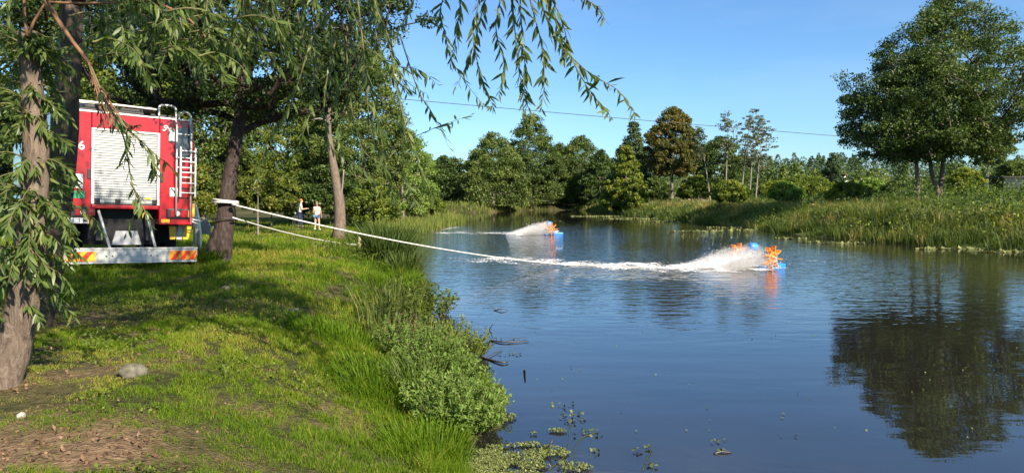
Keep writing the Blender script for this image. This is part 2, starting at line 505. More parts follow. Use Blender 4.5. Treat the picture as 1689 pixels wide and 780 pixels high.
def water_material():
    m, n, l, out = new_mat('river_water')
    tc = n.new('ShaderNodeTexCoord')
    def noise(scale, sx, sy, detail, dist=0.0):
        mp = n.new('ShaderNodeMapping'); mp.inputs['Scale'].default_value = (sx, sy, 1); mp.inputs['Rotation'].default_value = (0, 0, R(8))
        l.new(tc.outputs['Object'], mp.inputs[0])
        t = n.new('ShaderNodeTexNoise'); t.inputs['Scale'].default_value = scale; t.inputs['Detail'].default_value = detail
        t.inputs['Distortion'].default_value = dist
        l.new(mp.outputs[0], t.inputs['Vector'])
        return t.outputs['Fac']
    swell = noise(.8, .5, 1.6, 1.5, .4)
    ripple = noise(2.6, .7, 1.5, 2.0, .3)
    fine = noise(9.0, .8, 1.3, 2.0)
    # ripples run out from the two paddle wheels; the near water is calm
    def around(p, r0, r1):
        v = n.new('ShaderNodeVectorMath'); v.operation = 'DISTANCE'; l.new(tc.outputs['Object'], v.inputs[0]); v.inputs[1].default_value = p
        k = n.new('ShaderNodeMapRange'); k.inputs['From Min'].default_value = r0; k.inputs['From Max'].default_value = r1
        k.inputs['To Min'].default_value = 1.0; k.inputs['To Max'].default_value = 0.0
        l.new(v.outputs['Value'], k.inputs['Value'])
        return k.outputs[0]
    a1, a2 = around((5.0, 25.0, 0), 3, 15), around((0, 44, 0), 4, 26)
    mxm = n.new('ShaderNodeMath'); mxm.operation = 'MAXIMUM'; l.new(a1, mxm.inputs[0]); l.new(a2, mxm.inputs[1])
    amp = n.new('ShaderNodeMapRange'); amp.inputs['To Min'].default_value = .05; amp.inputs['To Max'].default_value = 1.0
    l.new(mxm.outputs[0], amp.inputs['Value'])
    def mul(a, b):
        k = n.new('ShaderNodeMath'); k.operation = 'MULTIPLY'
        for i, v in enumerate((a, b)):
            if isinstance(v, float): k.inputs[i].default_value = v
            else: l.new(v, k.inputs[i])
        return k.outputs[0]
    def add(a, b):
        k = n.new('ShaderNodeMath'); k.operation = 'ADD'; l.new(a, k.inputs[0]); l.new(b, k.inputs[1]); return k.outputs[0]
    h = add(mul(swell, .006), add(mul(mul(ripple, amp.outputs[0]), .030), mul(mul(fine, amp.outputs[0]), .006)))
    b = n.new('ShaderNodeBump'); b.inputs['Strength'].default_value = 1.0; b.inputs['Distance'].default_value = 1.0
    l.new(h, b.inputs['Height'])
    p = n.new('ShaderNodeBsdfPrincipled')
    p.inputs['Base Color'].default_value = (.013, .011, .010, 1)
    p.inputs['Roughness'].default_value = .012
    p.inputs['IOR'].default_value = 2.1
    l.new(b.outputs[0], p.inputs['Normal']); l.new(p.outputs[0], out.inputs[0])
    return m
wv = [(-34, -24, 0), (70, -24, 0), (70, 150, 0), (-34, 150, 0)]
w_ = MB().add(wv, [(0, 1, 2, 3)]).build('water', water_material())
tag(w_, 'calm dark blue river reflecting sky and trees', 'water', kind='structure')

# ---------------------------------------------------------------- foliage builders
def unit(a): return a / np.maximum(np.linalg.norm(a, axis=-1, keepdims=True), 1e-9)

def leaf_quads(pos, size, aspect=.55, up=.35, droop=0.0, spread=None):
    """Diamond leaves at pos: returns verts (4N,3) and faces (N,4)."""
    n = len(pos)
    d = rng.normal(size=(n, 3)); d[:, 2] -= droop; d = unit(d)
    nr = rng.normal(size=(n, 3)); nr[:, 2] += up * 2; nr = unit(nr)
    s = unit(np.cross(nr, d))
    nn = np.cross(d, s)
    L = size * rng.uniform(.65, 1.3, (n, 1)); W = L * aspect * .5
    fold = nn * (L * rng.uniform(-.12, .22, (n, 1)))
    v = np.stack([pos - d * L * .5, pos + s * W + fold, pos + d * L * .5, pos - s * W + fold], 1)
    return v.reshape(-1, 3), np.arange(4 * n).reshape(n, 4)

def segs_mesh(a, b, ra, rb, sides=5):
    """Tapered limbs from a to b, all at once."""
    n = len(a)
    t = unit(b - a)
    ref = np.where(np.abs(t[:, 2:3]) > .9, np.array([[1., 0, 0]]), np.array([[0, 0, 1.]]))
    u = unit(np.cross(t, ref)); w = np.cross(t, u)
    ang = np.arange(sides) * 2 * np.pi / sides
    ring = u[:, None, :] * np.cos(ang)[None, :, None] + w[:, None, :] * np.sin(ang)[None, :, None]
    v0 = a[:, None, :] + ring * ra[:, None, None]
    v1 = b[:, None, :] + ring * rb[:, None, None]
    v = np.concatenate([v0, v1], 1).reshape(-1, 3)
    k = np.arange(sides); k2 = (k + 1) % sides
    f = np.stack([k, k2, k2 + sides, k + sides], -1)
    f = (f[None] + (np.arange(n) * 2 * sides)[:, None, None]).reshape(-1, 4)
    return v, f

def profile(kind):
    P = {'round': [(0, .35), (.12, .72), (.3, .95), (.5, 1.0), (.7, .86), (.86, .58), (1, .12)],
         'oval': [(0, .5), (.15, .85), (.35, 1.0), (.6, .93), (.8, .70), (.93, .42), (1, .14)],
         'spire': [(0, .88), (.15, 1.0), (.4, .9), (.62, .68), (.82, .40), (.93, .2), (1, .05)],
         'cone': [(0, .8), (.12, 1.0), (.35, .85), (.6, .55), (.82, .27), (1, .03)],
         'tall': [(0, .8), (.2, 1.0), (.5, .95), (.72, .74), (.88, .45), (1, .14)],
         'bush': [(0, .85), (.2, 1.0), (.5, .92), (.78, .62), (1, .15)],
         'pinetop': [(0, .5), (.25, .8), (.5, 1.0), (.75, .85), (1, .25)],
         'alder': [(0, .5), (.1, .82), (.26, 1.0), (.42, .96), (.58, .82), (.74, .62), (.88, .38), (1, .08)]}[kind]
    t, r = zip(*P)
    return lambda x: np.interp(x, t, r)

def make_tree(name, label, cat, base, top, radius, crown_from, shape='round', leaf='alder_leaf', bark='grey_bark', trunk_r=.15,
              clumps=160, per=90, leaf_size=.2, clump_r=.5, lean=(0, 0), trunk_path=None, group=None, fill=.5, droop=0.0, flat=.6, aspect=.6,
              squash=1.0, stems=1, tone=0.0, centre=None, limb_tip=.012, tone2=None, lobes=.35, taper=.93):
    """Trunk and limbs that reach every leaf clump, and a crown of loose clumps with gaps between them."""
    bx, by, bz = base
    H = top - bz
    root = thing(name, label, cat, (bx, by, bz), group)
    prof = profile(shape)
    c0 = crown_from - bz
    cx, cy = centre if centre else (bx + lean[0], by + lean[1])
    seed = rng.uniform(0, 100)
    t = rng.uniform(0, 1, clumps * 4)
    keep = rng.uniform(0, 1, len(t)) < prof(t) ** 1.1 + .10
    t = t[keep][:clumps]
    n = len(t)
    ang = rng.uniform(0, 2 * np.pi, n)
    lob = 1 - lobes * .6 + lobes * 1.2 * vnoise(ang * 1.6 + seed, t * 5 + seed, 3)
    rr = radius * prof(t) * lob * (1 - fill * rng.uniform(0, 1, n) ** 1.5)
    cl = np.stack([cx + rr * np.cos(ang), cy + rr * np.sin(ang) * squash, bz + c0 + t * (H - c0 - clump_r * .5)], -1)
    # trunk
    if trunk_path is None:
        k = 9
        tt = np.linspace(0, 1, k)
        tp = np.stack([bx + lean[0] * tt ** 1.3 + .05 * radius * np.sin(tt * 5 + seed) * tt, by + lean[1] * tt ** 1.3 + .04 * radius * np.cos(tt * 4 + seed) * tt,
                       bz - .15 + (H * .9 + .15) * tt], -1)
    else:
        tp = np.array([tuple(p) for p in spline(trunk_path, 14)])
    mb = MB()
    nT = len(tp)
    tr = [max(trunk_r * (1.0 - taper * (i / (nT - 1)) ** .85), .012) for i in range(nT)]
    tr[0] *= 1.45
    pts = [Vector(p) for p in tp]
    # root flare: one extra ring just above the ground
    q = pts[0].lerp(pts[1], min(.5, trunk_r * 1.6 / max((pts[1] - pts[0]).length, .01)))
    mb.tube([pts[0], q] + pts[1:], [tr[0], trunk_r] + tr[1:], 10, wob=.12)
    mb.build('trunk', MATS[bark], root, local=False, smooth_shade=True)
    # limbs
    lower = tp[:, 2] > bz + max(c0 * .75, .12 * H)
    nodes = [p for p in tp[lower]] if lower.any() else [tp[-1]]
    npos = np.array(nodes); parent = [-1] * len(nodes)
    order = np.argsort(np.hypot(cl[:, 0] - cx, cl[:, 1] - cy) + .15 * np.abs(cl[:, 2] - bz - c0))
    for i in order:
        c = cl[i]
        d = np.linalg.norm(npos - c, axis=1) + 1.2 * np.maximum(0, npos[:, 2] - c[2] + .08 * radius)
        p = int(np.argmin(d))
        mid = (npos[p] + c) * .5 + rng.normal(size=3) * .08 * np.linalg.norm(npos[p] - c)
        mid[2] += .06 * np.linalg.norm(npos[p] - c)
        npos = np.vstack([npos, mid, c]); parent += [p, len(npos) - 2]
    cnt = np.zeros(len(npos)); 
    for j in range(len(npos) - 1, -1, -1):
        cnt[j] += 1
        if parent[j] >= 0: cnt[parent[j]] += cnt[j]
    rad = np.minimum(limb_tip * cnt ** .46, trunk_r * .34)
    ch = np.array([j for j in range(len(npos)) if parent[j] >= 0])
    pa = np.array([parent[j] for j in ch])
    v, f = segs_mesh(npos[pa], npos[ch], np.minimum(rad[pa], rad[ch] * 1.5), rad[ch], 5)
    np_mesh('limbs', v, [f], MATS[bark], root, smooth_shade=True, kind='stuff')
    # leaves
    m = np.maximum(8, (per * rng.uniform(.5, 1.5, n)).astype(int))
    which = np.repeat(np.arange(n), m)
    off = rng.normal(size=(len(which), 3)); off = unit(off) * rng.uniform(0, 1, (len(which), 1)) ** .45
    crs = clump_r * rng.uniform(.6, 1.4, n)
    pos = cl[which] + off * crs[which][:, None] * np.array([1, 1, flat])
    pos[:, 2] -= droop * crs[which] * rng.uniform(0, 1, len(which)) ** 2
    pos[:, 2] = np.maximum(pos[:, 2], bz + .05)
    v, f = leaf_quads(pos, leaf_size, aspect, .45, droop)
    base_t = rng.uniform(0, 1, n)
    rnd = np.clip(.55 * base_t[which] + .45 * rng.uniform(0, 1, len(which)) + tone, 0, 1)
    if tone2 is not None: rnd = np.clip(rnd + tone2(pos, bz, H), 0, 1)
    np_mesh('crown', v, [f], MATS[leaf], root, rnd=rnd)
    return root

def px_tree(name, label, cat, px, dist, top_py, hw, bottom_py, **k):
    """A tree whose trunk stands dist metres ahead; its top, half width and crown base are read off the photo."""
    p = at(px, 330, dist)
    z = gz(p.x, p.y)
    top = at(px, top_py, dist).z
    rad = hw / F_PX * dist
    cf = max(at(px, bottom_py, dist).z, z + .15)
    return make_tree(name, label, cat, (p.x, p.y, z), top, rad, cf, **k)

# ---------------------------------------------------------------- far wood, the trees beyond the river
def wood(name, label, specs, leaf):
    """A far-off wood that reads as one mass: many small crowns in one mesh."""
    V, Fc, Rn, b = [], [], [], 0
    for (x, y, h, w, cone, n, size) in specs:
        z = gz(x, y)
        t = rng.uniform(0, 1, n)
        pr = (1 - t) ** .8 * .9 + .1 if cone else np.sin(np.pi * np.clip(t * .9 + .08, 0, 1)) ** .7
        a = rng.uniform(0, 2 * np.pi, n); r = w * pr * rng.uniform(.45, 1, n)
        pos = np.stack([x + r * np.cos(a), y + r * np.sin(a), z + h * (.06 + .94 * t)], -1)
        v, f = leaf_quads(pos, size, .7, .4)
        V.append(v); Fc.append(f + b); b += len(v)
        Rn.append(np.clip(rng.uniform(0, .6) + rng.uniform(0, .4, n), 0, 1))
    o = np_mesh(name, np.concatenate(V), [np.concatenate(Fc)], MATS[leaf], rnd=np.concatenate(Rn))
    return tag(o, label, 'woodland', kind='stuff')

sp = []
for k in range(520):
    y = rng.uniform(270, 440); x = rng.uniform(-.75, .85) * y
    sp.append((x, y, rng.uniform(8, 12), rng.uniform(3.0, 4.6), rng.random() < .5, 260, .8))
wood('far_wood', 'dark conifer wood along the low hill on the horizon', sp, 'pine_leaf')
sp = []
for k in range(80):
    y = rng.uniform(135, 215); px = rng.uniform(1180, 1800)
    sp.append((at(px, 330, y).x, y, rng.uniform(5.5, 9.5) * (y / 175), rng.uniform(2.2, 4.0), rng.random() < .25, 620, .55))
for k in range(75):
    y = rng.uniform(140, 215); px = rng.uniform(-150, 1120)
    sp.append((at(px, 330, y).x, y, rng.uniform(6, 8.5) + (3 if px < 640 else 0), rng.uniform(2.6, 4.5), rng.random() < .1, 620, .6))
wood('mixed_wood', 'mixed green wood standing behind the meadow and river', sp, 'alder_leaf')

FARG = 'trees on the far bank'
def warm_side(pos, bz, H): return 0.0
far_trees = [
 ('alder_tree', 'lowest dark round tree at the left end of the far river bank', 737, 118, 254, 44, 338, dict(shape='bush', leaf='dark_leaf')),
 ('alder_tree', 'broad green tree hanging over the water just left of the tallest far tree', 814, 114, 214, 60, 346, dict(shape='spire', leaf='alder_leaf', tone=.05, fill=.35, lobes=.15)),
 ('alder_tree', 'tallest of the dense green trees at the head of the river', 876, 128, 186, 60, 346, dict(shape='spire', leaf='alder_leaf', tone=-.12, fill=.35, lobes=.15)),
 ('alder_tree', 'narrow green tree squeezed between the tallest and the rounded far tree', 922, 131, 234, 36, 345, dict(shape='spire', leaf='alder_leaf', tone=-.12, fill=.35, lobes=.15)),
 ('alder_tree', 'rounded green tree right of the tallest tree at the river head', 957, 131, 221, 54, 344, dict(shape='spire', leaf='alder_leaf', tone=-.05, fill=.35, lobes=.15)),
 ('alder_tree', 'short dark tree between the rounded green tree and the yellow-green sapling', 990, 122, 246, 36, 344, dict(shape='spire', leaf='dark_leaf', fill=.35, lobes=.15)),
 ('spruce_tree', 'dark tall evergreen looming behind the yellow-green young tree', 1043, 106, 200, 46, 335, dict(shape='cone', leaf='pine_leaf')),
 ('young_alder', 'yellow-green pointed young tree at the bend of the far bank', 1033, 97, 236, 38, 344, dict(shape='cone', leaf='fresh_leaf', tone=.15)),
 ('shrub', 'bright green shrub at the water beneath the yellow-green young tree', 1048, 93, 302, 20, 345, dict(shape='bush', leaf='fresh_leaf')),
 ('maple_tree', 'tall round tree turning brown and orange on the far bank', 1108, 98, 173, 47, 288, dict(shape='alder', leaf='autumn_leaf', trunk_r=.3, clumps=330)),
 ('oak_tree', 'dark broad tree behind the thin bare-stemmed pines', 1190, 120, 222, 46, 325, dict(shape='round', leaf='dark_leaf')),
 ('shrub', 'green shrub below the brown and orange tree', 1150, 92, 288, 30, 328, dict(shape='bush', leaf='fresh_leaf')),
 ('shrub', 'dark shrub between the yellow-green young tree and the autumn tree', 1080, 96, 290, 26, 335, dict(shape='bush', leaf='alder_leaf')),
 ('spruce_tree', 'dark pointed spruce beside the white house', 1372, 130, 248, 22, 312, dict(shape='cone', leaf='pine_leaf')),
 ('shrub', 'broad light green thicket on the meadow in front of the dark spruce', 1325, 84, 286, 48, 322, dict(shape='bush', leaf='fresh_leaf')),
 ('shrub', 'bright low bush at the left end of the meadow thicket', 1272, 86, 298, 24, 322, dict(shape='bush', leaf='fresh_leaf', tone=.1)),
 ('shrub', 'pale green bush in the meadow just left of the two big trees', 1437, 78, 292, 30, 325, dict(shape='bush', leaf='herb_leaf')),
 ('shrub', 'light green bush behind the forked trunk of the big tree', 1592, 70, 276, 36, 330, dict(shape='bush', leaf='fresh_leaf', tone=.1)),
 ('shrub', 'dark green bush between the two big trunks and the meadow', 1478, 74, 296, 26, 330, dict(shape='bush', leaf='alder_leaf')),
 ('birch_tree', 'slender pale-stemmed tree right of the big forked tree', 1628, 74, 190, 36, 268, dict(shape='oval', leaf='alder_leaf', bark='light_bark', trunk_r=.09)),
 ('shrub', 'rounded bush at the back of the reeds below the lone thin pine', 1203, 66, 296, 30, 330, dict(shape='bush', leaf='fresh_leaf')),
 ('shrub', 'tall meadow bush midway between the thin pines and the dark spruce', 1296, 62, 300, 26, 328, dict(shape='bush', leaf='herb_leaf', tone=-.2)),
 ('shrub', 'leafy bush at the top of the reeds left of the slim trunk', 1398, 56, 298, 32, 332, dict(shape='bush', leaf='fresh_leaf')),
 ('shrub', 'spreading bush at the foot of the forked trunk on its right', 1600, 52, 304, 34, 340, dict(shape='bush', leaf='fresh_leaf')),
 ('shrub', 'thick bush in front of the shed', 1662, 50, 312, 36, 345, dict(shape='bush', leaf='fresh_leaf')),
 ('shrub', 'green bush behind the shed roof', 1672, 82, 262, 40, 318, dict(shape='bush', leaf='alder_leaf')),
]
for nm, lb, px, D, tp, hw, bt, kw in far_trees:
    rad = hw / F_PX * D
    small = nm == 'shrub'
    args = dict(clumps=max(80, int(rad * 66)), per=110, leaf_size=.30 if D > 85 else .22, clump_r=max(.36, rad * .17), trunk_r=.16 if not small else .05, fill=.45, droop=.3, lobes=.25)
    args.update(kw)
    px_tree(nm, lb, {'alder_tree': 'tree', 'spruce_tree': 'tree', 'young_alder': 'tree', 'shrub': 'bush', 'maple_tree': 'tree', 'oak_tree': 'tree', 'birch_tree': 'tree'}[nm],
            px, D, tp, hw, bt, group=('shrubs in the meadow across the river' if small else FARG), **args)

# the loose group of thin pines: bare stems with thin feathery crowns
for px, D, tp, hw, bt, ln, lb in [
    (1172, 86, 203, 12, 262, -1.4, 'leaning thin pine at the left of the bare-stemmed group'),
    (1197, 84, 180, 17, 258, .1, 'straight lone thin pine standing apart from its bare-stemmed neighbours'),
    (1222, 85, 182, 21, 275, .9, 'thin pine third from the left among the bare-stemmed pines'),
    (1236, 88, 178, 20, 270, .5, 'tallest thin pine in the tight pair of bare stems'),
    (1246, 84, 188, 22, 285, .7, 'rightmost thin pine of the bare-stemmed group')]:
    px_tree('pine_tree', lb, 'tree', px, D, tp, hw, bt, shape='pinetop', leaf='pale_pine_leaf', bark='light_bark', trunk_r=.12, clumps=80, per=17, leaf_size=.21,
            clump_r=.36, lean=(ln, 0), fill=.95, group='thin bare-stemmed pines', flat=.4, lobes=.7, limb_tip=.016)

# the two big trees on the right bank
b1, b2 = at(1514, 345, 47.5), at(1550, 345, 48.5)
make_tree('alder_tree', 'big dark tree with one slim straight trunk left of the forked tree', 'tree', (b1.x, b1.y, gz(b1.x, b1.y)), at(1505, 70, 47.5).z,
          4.25, at(1514, 262, 47.5).z, shape='alder', leaf='dark_leaf', bark='pale_bark', trunk_r=.18, clumps=380, per=135, leaf_size=.155, clump_r=.68,
          trunk_path=[(b1.x, b1.y, gz(b1.x, b1.y) - .1), at(1513, 300, 47.5), at(1511, 240, 47.5), at(1510, 170, 47.5), at(1508, 105, 47.5)], fill=.75,
          centre=(b1.x - .4, b1.y), group='big trees on the right bank', tone=.06, lobes=.42)
f0 = (b2.x, b2.y, gz(b2.x, b2.y) - .1)
big = make_tree('alder_tree', 'tallest tree on the right bank with a forked pale trunk', 'tree', (b2.x, b2.y, gz(b2.x, b2.y)), at(1556, -16, 48.5).z,
          6.2, at(1555, 255, 48.5).z, shape='alder', leaf='dark_leaf', bark='pale_bark', trunk_r=.24, clumps=700, per=135, leaf_size=.155, clump_r=.70,
          trunk_path=[f0, at(1548, 322, 48.5), at(1536, 280, 48.5), at(1532, 220, 48.5), at(1535, 130, 48.5), at(1545, 40, 48.5)], fill=.75,
          centre=(b2.x + .35, b2.y), group='big trees on the right bank', tone=.12, lobes=.42)
mb = MB()
mb.tube(spline([at(1548, 330, 48.5), at(1553, 295, 48.6), at(1557, 240, 48.8), at(1560, 150, 49), at(1575, 60, 49)], 12), [.2 * (1 - .08 * i) for i in range(12)], 9)
mb.build('fork_stem', MATS['pale_bark'], big, local=False, smooth_shade=True)

# ---------------------------------------------------------------- trees and bushes of the left bank, back to front
left_trees = [
 ('ash_tree', 'tall leafy tree with a brownish top behind the leaning trunk', 600, 52, 78, 74, 335, dict(shape='oval', leaf='alder_leaf', tone=.12, clumps=420)),
 ('ash_tree', 'sunlit tree at the edge of the lawn between the roped trunk and the leaning trunk', 478, 56, 118, 78, 325, dict(shape='oval', leaf='fresh_leaf', clumps=420)),
 ('ash_tree', 'big tree rising behind the ladder of the fire engine', 335, 44, 40, 88, 320, dict(shape='oval', leaf='alder_leaf', clumps=420)),
 ('ash_tree', 'tree above the roof of the fire engine', 215, 40, 10, 92, 300, dict(shape='oval', leaf='fresh_leaf', clumps=420)),
 ('ash_tree', 'tree behind the dark willow trunk at the left edge', 80, 38, -20, 90, 330, dict(shape='oval', leaf='alder_leaf', clumps=400)),
 ('willow_bush', 'rounded willow bush at the river edge behind the leaning trunk', 664, 62, 205, 58, 346, dict(shape='bush', leaf='herb_leaf', clumps=200)),
 ('shrub', 'golden green shrub on the lawn beside the roped tree', 388, 47, 236, 50, 340, dict(shape='bush', leaf='golden_leaf', clumps=170)),
 ('shrub', 'yellowish shrub behind the thin staked sapling', 447, 46, 276, 44, 345, dict(shape='bush', leaf='golden_leaf', clumps=150)),
 ('shrub', 'dark green shrub behind the two walkers', 545, 49, 258, 58, 352, dict(shape='bush', leaf='dark_leaf', clumps=190)),
 ('shrub', 'green shrub between the roped tree and the walkers', 500, 52, 250, 40, 350, dict(shape='bush', leaf='fresh_leaf', clumps=150)),
 ('shrub', 'low tangled shrub right of the leaning trunk', 615, 45, 290, 40, 372, dict(shape='bush', leaf='fresh_leaf', clumps=150)),
 ('shrub', 'low green bush on the spit where the bank meets the river', 702, 70, 318, 34, 350, dict(shape='bush', leaf='fresh_leaf', clumps=110)),
 ('shrub', 'wide dark thicket behind the willow stems at the left edge', 60, 35, 150, 100, 360, dict(shape='bush', leaf='dark_leaf', clumps=320)),
 ('shrub', 'leafy thicket behind the roof of the fire engine', 190, 36, 130, 80, 350, dict(shape='bush', leaf='fresh_leaf', clumps=260)),
 ('shrub', 'dark shrub behind the tail of the fire engine', 300, 40, 250, 60, 350, dict(shape='bush', leaf='golden_leaf', clumps=150)),
]
for nm, lb, px, D, tp, hw, bt, kw in left_trees:
    rad = hw / F_PX * D
    args = dict(clumps=200, per=110, leaf_size=.18, clump_r=max(.36, rad * .19), trunk_r=.05 if nm == 'shrub' else .17, fill=.55, droop=.4)
    args.update(kw)
    px_tree(nm, lb, 'bush' if nm in ('shrub', 'willow_bush') else 'tree', px, D, tp, hw, bt, group='bushes along the lawn edge' if nm == 'shrub' else 'trees behind the lawn', **args)

p = at(425, 350, 36)
make_tree('sapling', 'thin young sapling standing on the lawn right of the roped tree', 'tree', (p.x, p.y, gz(p.x, p.y)), at(425, 285, 36).z, .8, at(425, 318, 36).z,
          shape='round', leaf='golden_leaf', bark='grey_bark', trunk_r=.07, clumps=30, per=45, leaf_size=.12, clump_r=.25)

# leaning trunk with broken branch stubs
D3 = 33
p = at(560, 390, D3); z3 = gz(p.x, p.y)
t3 = make_tree('lime_tree', 'pale leaning trunk with broken branch stubs by the water', 'tree', (p.x, p.y, z3), at(560, 22, D3).z, 1.9, at(560, 200, D3).z, shape='oval',
               leaf='alder_leaf', bark='pale_bark', trunk_r=.29, clumps=60, per=80, leaf_size=.13, clump_r=.42, fill=.7, droop=.5,
               trunk_path=[(p.x, p.y, z3 - .1), at(560, 340, D3), at(553, 290, D3), at(546, 250, D3), at(541, 205, D3), at(546, 150, D3), at(550, 100, D3), at(556, 40, D3)])
for pts, r in [([(545, 205), (530, 196), (514, 198)], .05), ([(544, 165), (530, 160), (516, 168)], .05), ([(545, 145), (532, 138), (520, 140)], .045), ([(545, 185), (532, 178), (518, 184)], .04),
               ([(560, 335), (565, 305), (567, 280)], .06)]:
    mb = MB(); mb.tube(spline([at(a, b, D3 - .1 * i) for i, (a, b) in enumerate(pts)], 6), [r * (1 - .1 * i) for i in range(6)], 6)
    mb.build('broken_branch', MATS['light_bark'], t3, local=False, smooth_shade=True)

# the tree that the rope is tied to
D2 = 15.8
p = at(362, 436, D2); z2 = gz(p.x, p.y)
TREE2 = [(p.x, p.y, z2 - .12), at(367, 405, D2), at(371, 365, D2), at(374, 330, D2), at(380, 285, D2), at(388, 240, D2), at(396, 190, D2), at(400, 140, D2), at(405, 60, D2), at(410, -60, D2), at(420, -190, D2)]
t2 = make_tree('alder_tree', 'dark trunked tree with a white rope tied around it beside the fire engine', 'tree', (p.x, p.y, z2), 9.6, 3.6, at(400, 185, D2).z, shape='oval', leaf='dark_leaf', bark='dark_bark',
          trunk_r=.235, clumps=560, per=150, leaf_size=.085, clump_r=.46, fill=.7, trunk_path=TREE2, centre=(p.x + .25, p.y + .6), lobes=.5, taper=.75, tone=-.28)  # leaf tone lowered: shade on this crown is put into its colour

mb = MB(); mb.tube(spline([at(338, 440, D2 - .1), at(346, 425, D2 - .1), at(356, 405, D2 - .05), at(366, 375, D2), at(372, 340, D2)], 9), [.15, .155, .16, .17, .17, .17, .16, .14, .10], 9, wob=.15)
mb.build('buttress', MATS['dark_bark'], t2, local=False, smooth_shade=True)

# ---------------------------------------------------------------- willows of the foreground
def lance_mesh(name, bend, curl):
    me = bpy.data.meshes.new(name)
    vs, fs = [], []
    st = [(0, .02), (.18, .55), (.42, 1.0), (.68, .72), (.88, .3), (1, .0)]
    for t, w in st:
        zc = -bend * t * t
        vs += [(t, w * .105, zc + curl * w * .03), (t, 0, zc), (t, -w * .105, zc + curl * w * .03)]
    for i in range(len(st) - 1):
        a = 3 * i
        fs += [(a, a+1, a+4, a+3), (a+1, a+2, a+5, a+4)]
    me.from_pydata(vs, [], fs); me.materials.append(MATS['willow_single_leaf']); me.update()
    return me
LANCE = [lance_mesh('leaf', b, c) for b, c in ((.05, 1), (.16, 1.4), (.28, 1), (-.08, .8), (.4, 1.6))]

def leaf_frames(path, n, size, drop=.55, out=.75, start=.08):
    """Positions and frames of leaves set alternately along a shoot."""
    fr = []
    L = len(path)
    for i in range(n):
        u = start + (1 - start) * (i + random.random() * .8) / n
        k = min(int(u * (L - 1)), L - 2)
        q = path[k].lerp(path[k+1], u * (L - 1) - k)
        t = (path[k+1] - path[k]).normalized()
        side = Vector((random.gauss(0, 1), random.gauss(0, 1), random.gauss(0, .6)))
        side = (side - t * side.dot(t)).normalized()
        d = (t * random.uniform(.35, .9) + side * out * random.uniform(.4, 1.1) + Vector((0, 0, -drop * random.uniform(.2, 1.3)))).normalized()
        nr = Vector((random.gauss(0, .6), random.gauss(0, .6), 1)); nr = (nr - d * nr.dot(d)).normalized()
        s = nr.cross(d)
        fr.append((q, d, s, nr, size * random.uniform(.6, 1.25) * (1 - .35 * max(0, u - .8) / .2)))
    return fr

def joined_leaves(name, frames, mat, parent, root):
    n = len(frames)
    q = np.array([f[0] for f in frames]); d = np.array([f[1] for f in frames]); s = np.array([f[2] for f in frames]); nn = np.array([f[3] for f in frames])
    L = np.array([f[4] for f in frames])[:, None]
    bend = rng.uniform(-.05, .3, (n, 1))
    rows = []
    for t, w in ((0, .05), (.25, .75), (.5, 1.0), (.78, .55), (1, .03)):
        c = q + d * L * t - nn * L * bend * t * t
        rows += [c + s * L * w * .105, c - s * L * w * .105]
    v = np.stack(rows, 1).reshape(-1, 3)
    f = np.array([[0, 1, 3, 2], [2, 3, 5, 4], [4, 5, 7, 6], [6, 7, 9, 8]])
    f = (f[None] + (np.arange(n) * 10)[:, None, None]).reshape(-1, 4)
    o = np_mesh(name, v, [f], MATS[mat], None, rnd=np.repeat(np.clip(rng.beta(2, 2, n), 0, 1), 4), offset=root.location, kind='stuff')
    o.parent = parent
    return o

def shoot(root, pts, n, size, single=0, thick=.007, name='hanging_branch', leaf='willow_leaf', bark='green_twig', drop=.55, out=.75, start=.08):
    path = spline(pts, max(8, len(pts) * 4))
    k = len(path)
    mb = MB(); mb.tube(path, [thick * (1 - .85 * i / (k - 1)) for i in range(k)], 5)
    br = mb.build(name, MATS[bark], root, local=False, smooth_shade=True)
    fr = leaf_frames(path, n, size, drop, out, start)
    random.shuffle(fr)
    for q, d, s, nr, L in fr[:single]:
        o = bpy.data.objects.new('leaf', random.choice(LANCE))
        M = Matrix((d, s, nr)).transposed().to_4x4()
        o.matrix_basis = Matrix.Translation(q - root.location) @ M @ Matrix.Diagonal((L, L * random.uniform(.85, 1.2), L, 1))
        col.objects.link(o); o.parent = br
    if fr[single:]: joined_leaves('leaves', fr[single:], leaf, br, root)
    return br

Dw = 8.0
p = at(50, 570, Dw); zw = gz(p.x, p.y)
WIL = [(p.x, p.y, zw - .1), at(60, 520, Dw), at(78, 440, Dw), at(90, 360, Dw), at(100, 270, Dw), at(108, 200, Dw), at(112, 120, Dw), at(118, 40, Dw), at(126, -70, Dw), at(150, -200, Dw)]
willow = make_tree('willow_tree', 'dark furrowed willow trunk left of the fire engine with branches hanging over the river', 'tree', (p.x, p.y, zw), 9.0, 4.5, 5.1, shape='round', leaf='willow_leaf',
                   bark='willow_bark', trunk_r=.20, clumps=270, per=90, leaf_size=.14, clump_r=.5, fill=.85, trunk_path=WIL, taper=.55, centre=(p.x + 4.5, p.y - 2.7), aspect=.28, droop=1.0, lobes=.5)
mb = MB()
mb.tube(spline([at(120, 10, 8), Vector((-3.4, 7.2, 5.2)), Vector((-1.6, 6.0, 5.3)), Vector((0, 5.2, 4.55)), Vector((.45, 4.9, 4.1))], 22), [.075 * (1 - .038 * i) for i in range(22)], 8)
mb.tube(spline([Vector((-3.4, 7.2, 5.2)), Vector((-2.9, 6.0, 4.8)), Vector((-2.2, 5.2, 4.15)), Vector((-1.4, 5.1, 3.9))], 14), [.045 * (1 - .05 * i) for i in range(14)], 7)
mb.build('limb', MATS['willow_bark'], willow, local=False, smooth_shade=True)

def pxs(seq, D, dj=.35):
    D0 = D + random.uniform(-dj, dj)
    return [at(a, b, D0 + .12 * i * random.uniform(-1, 1)) for i, (a, b) in enumerate(seq)]

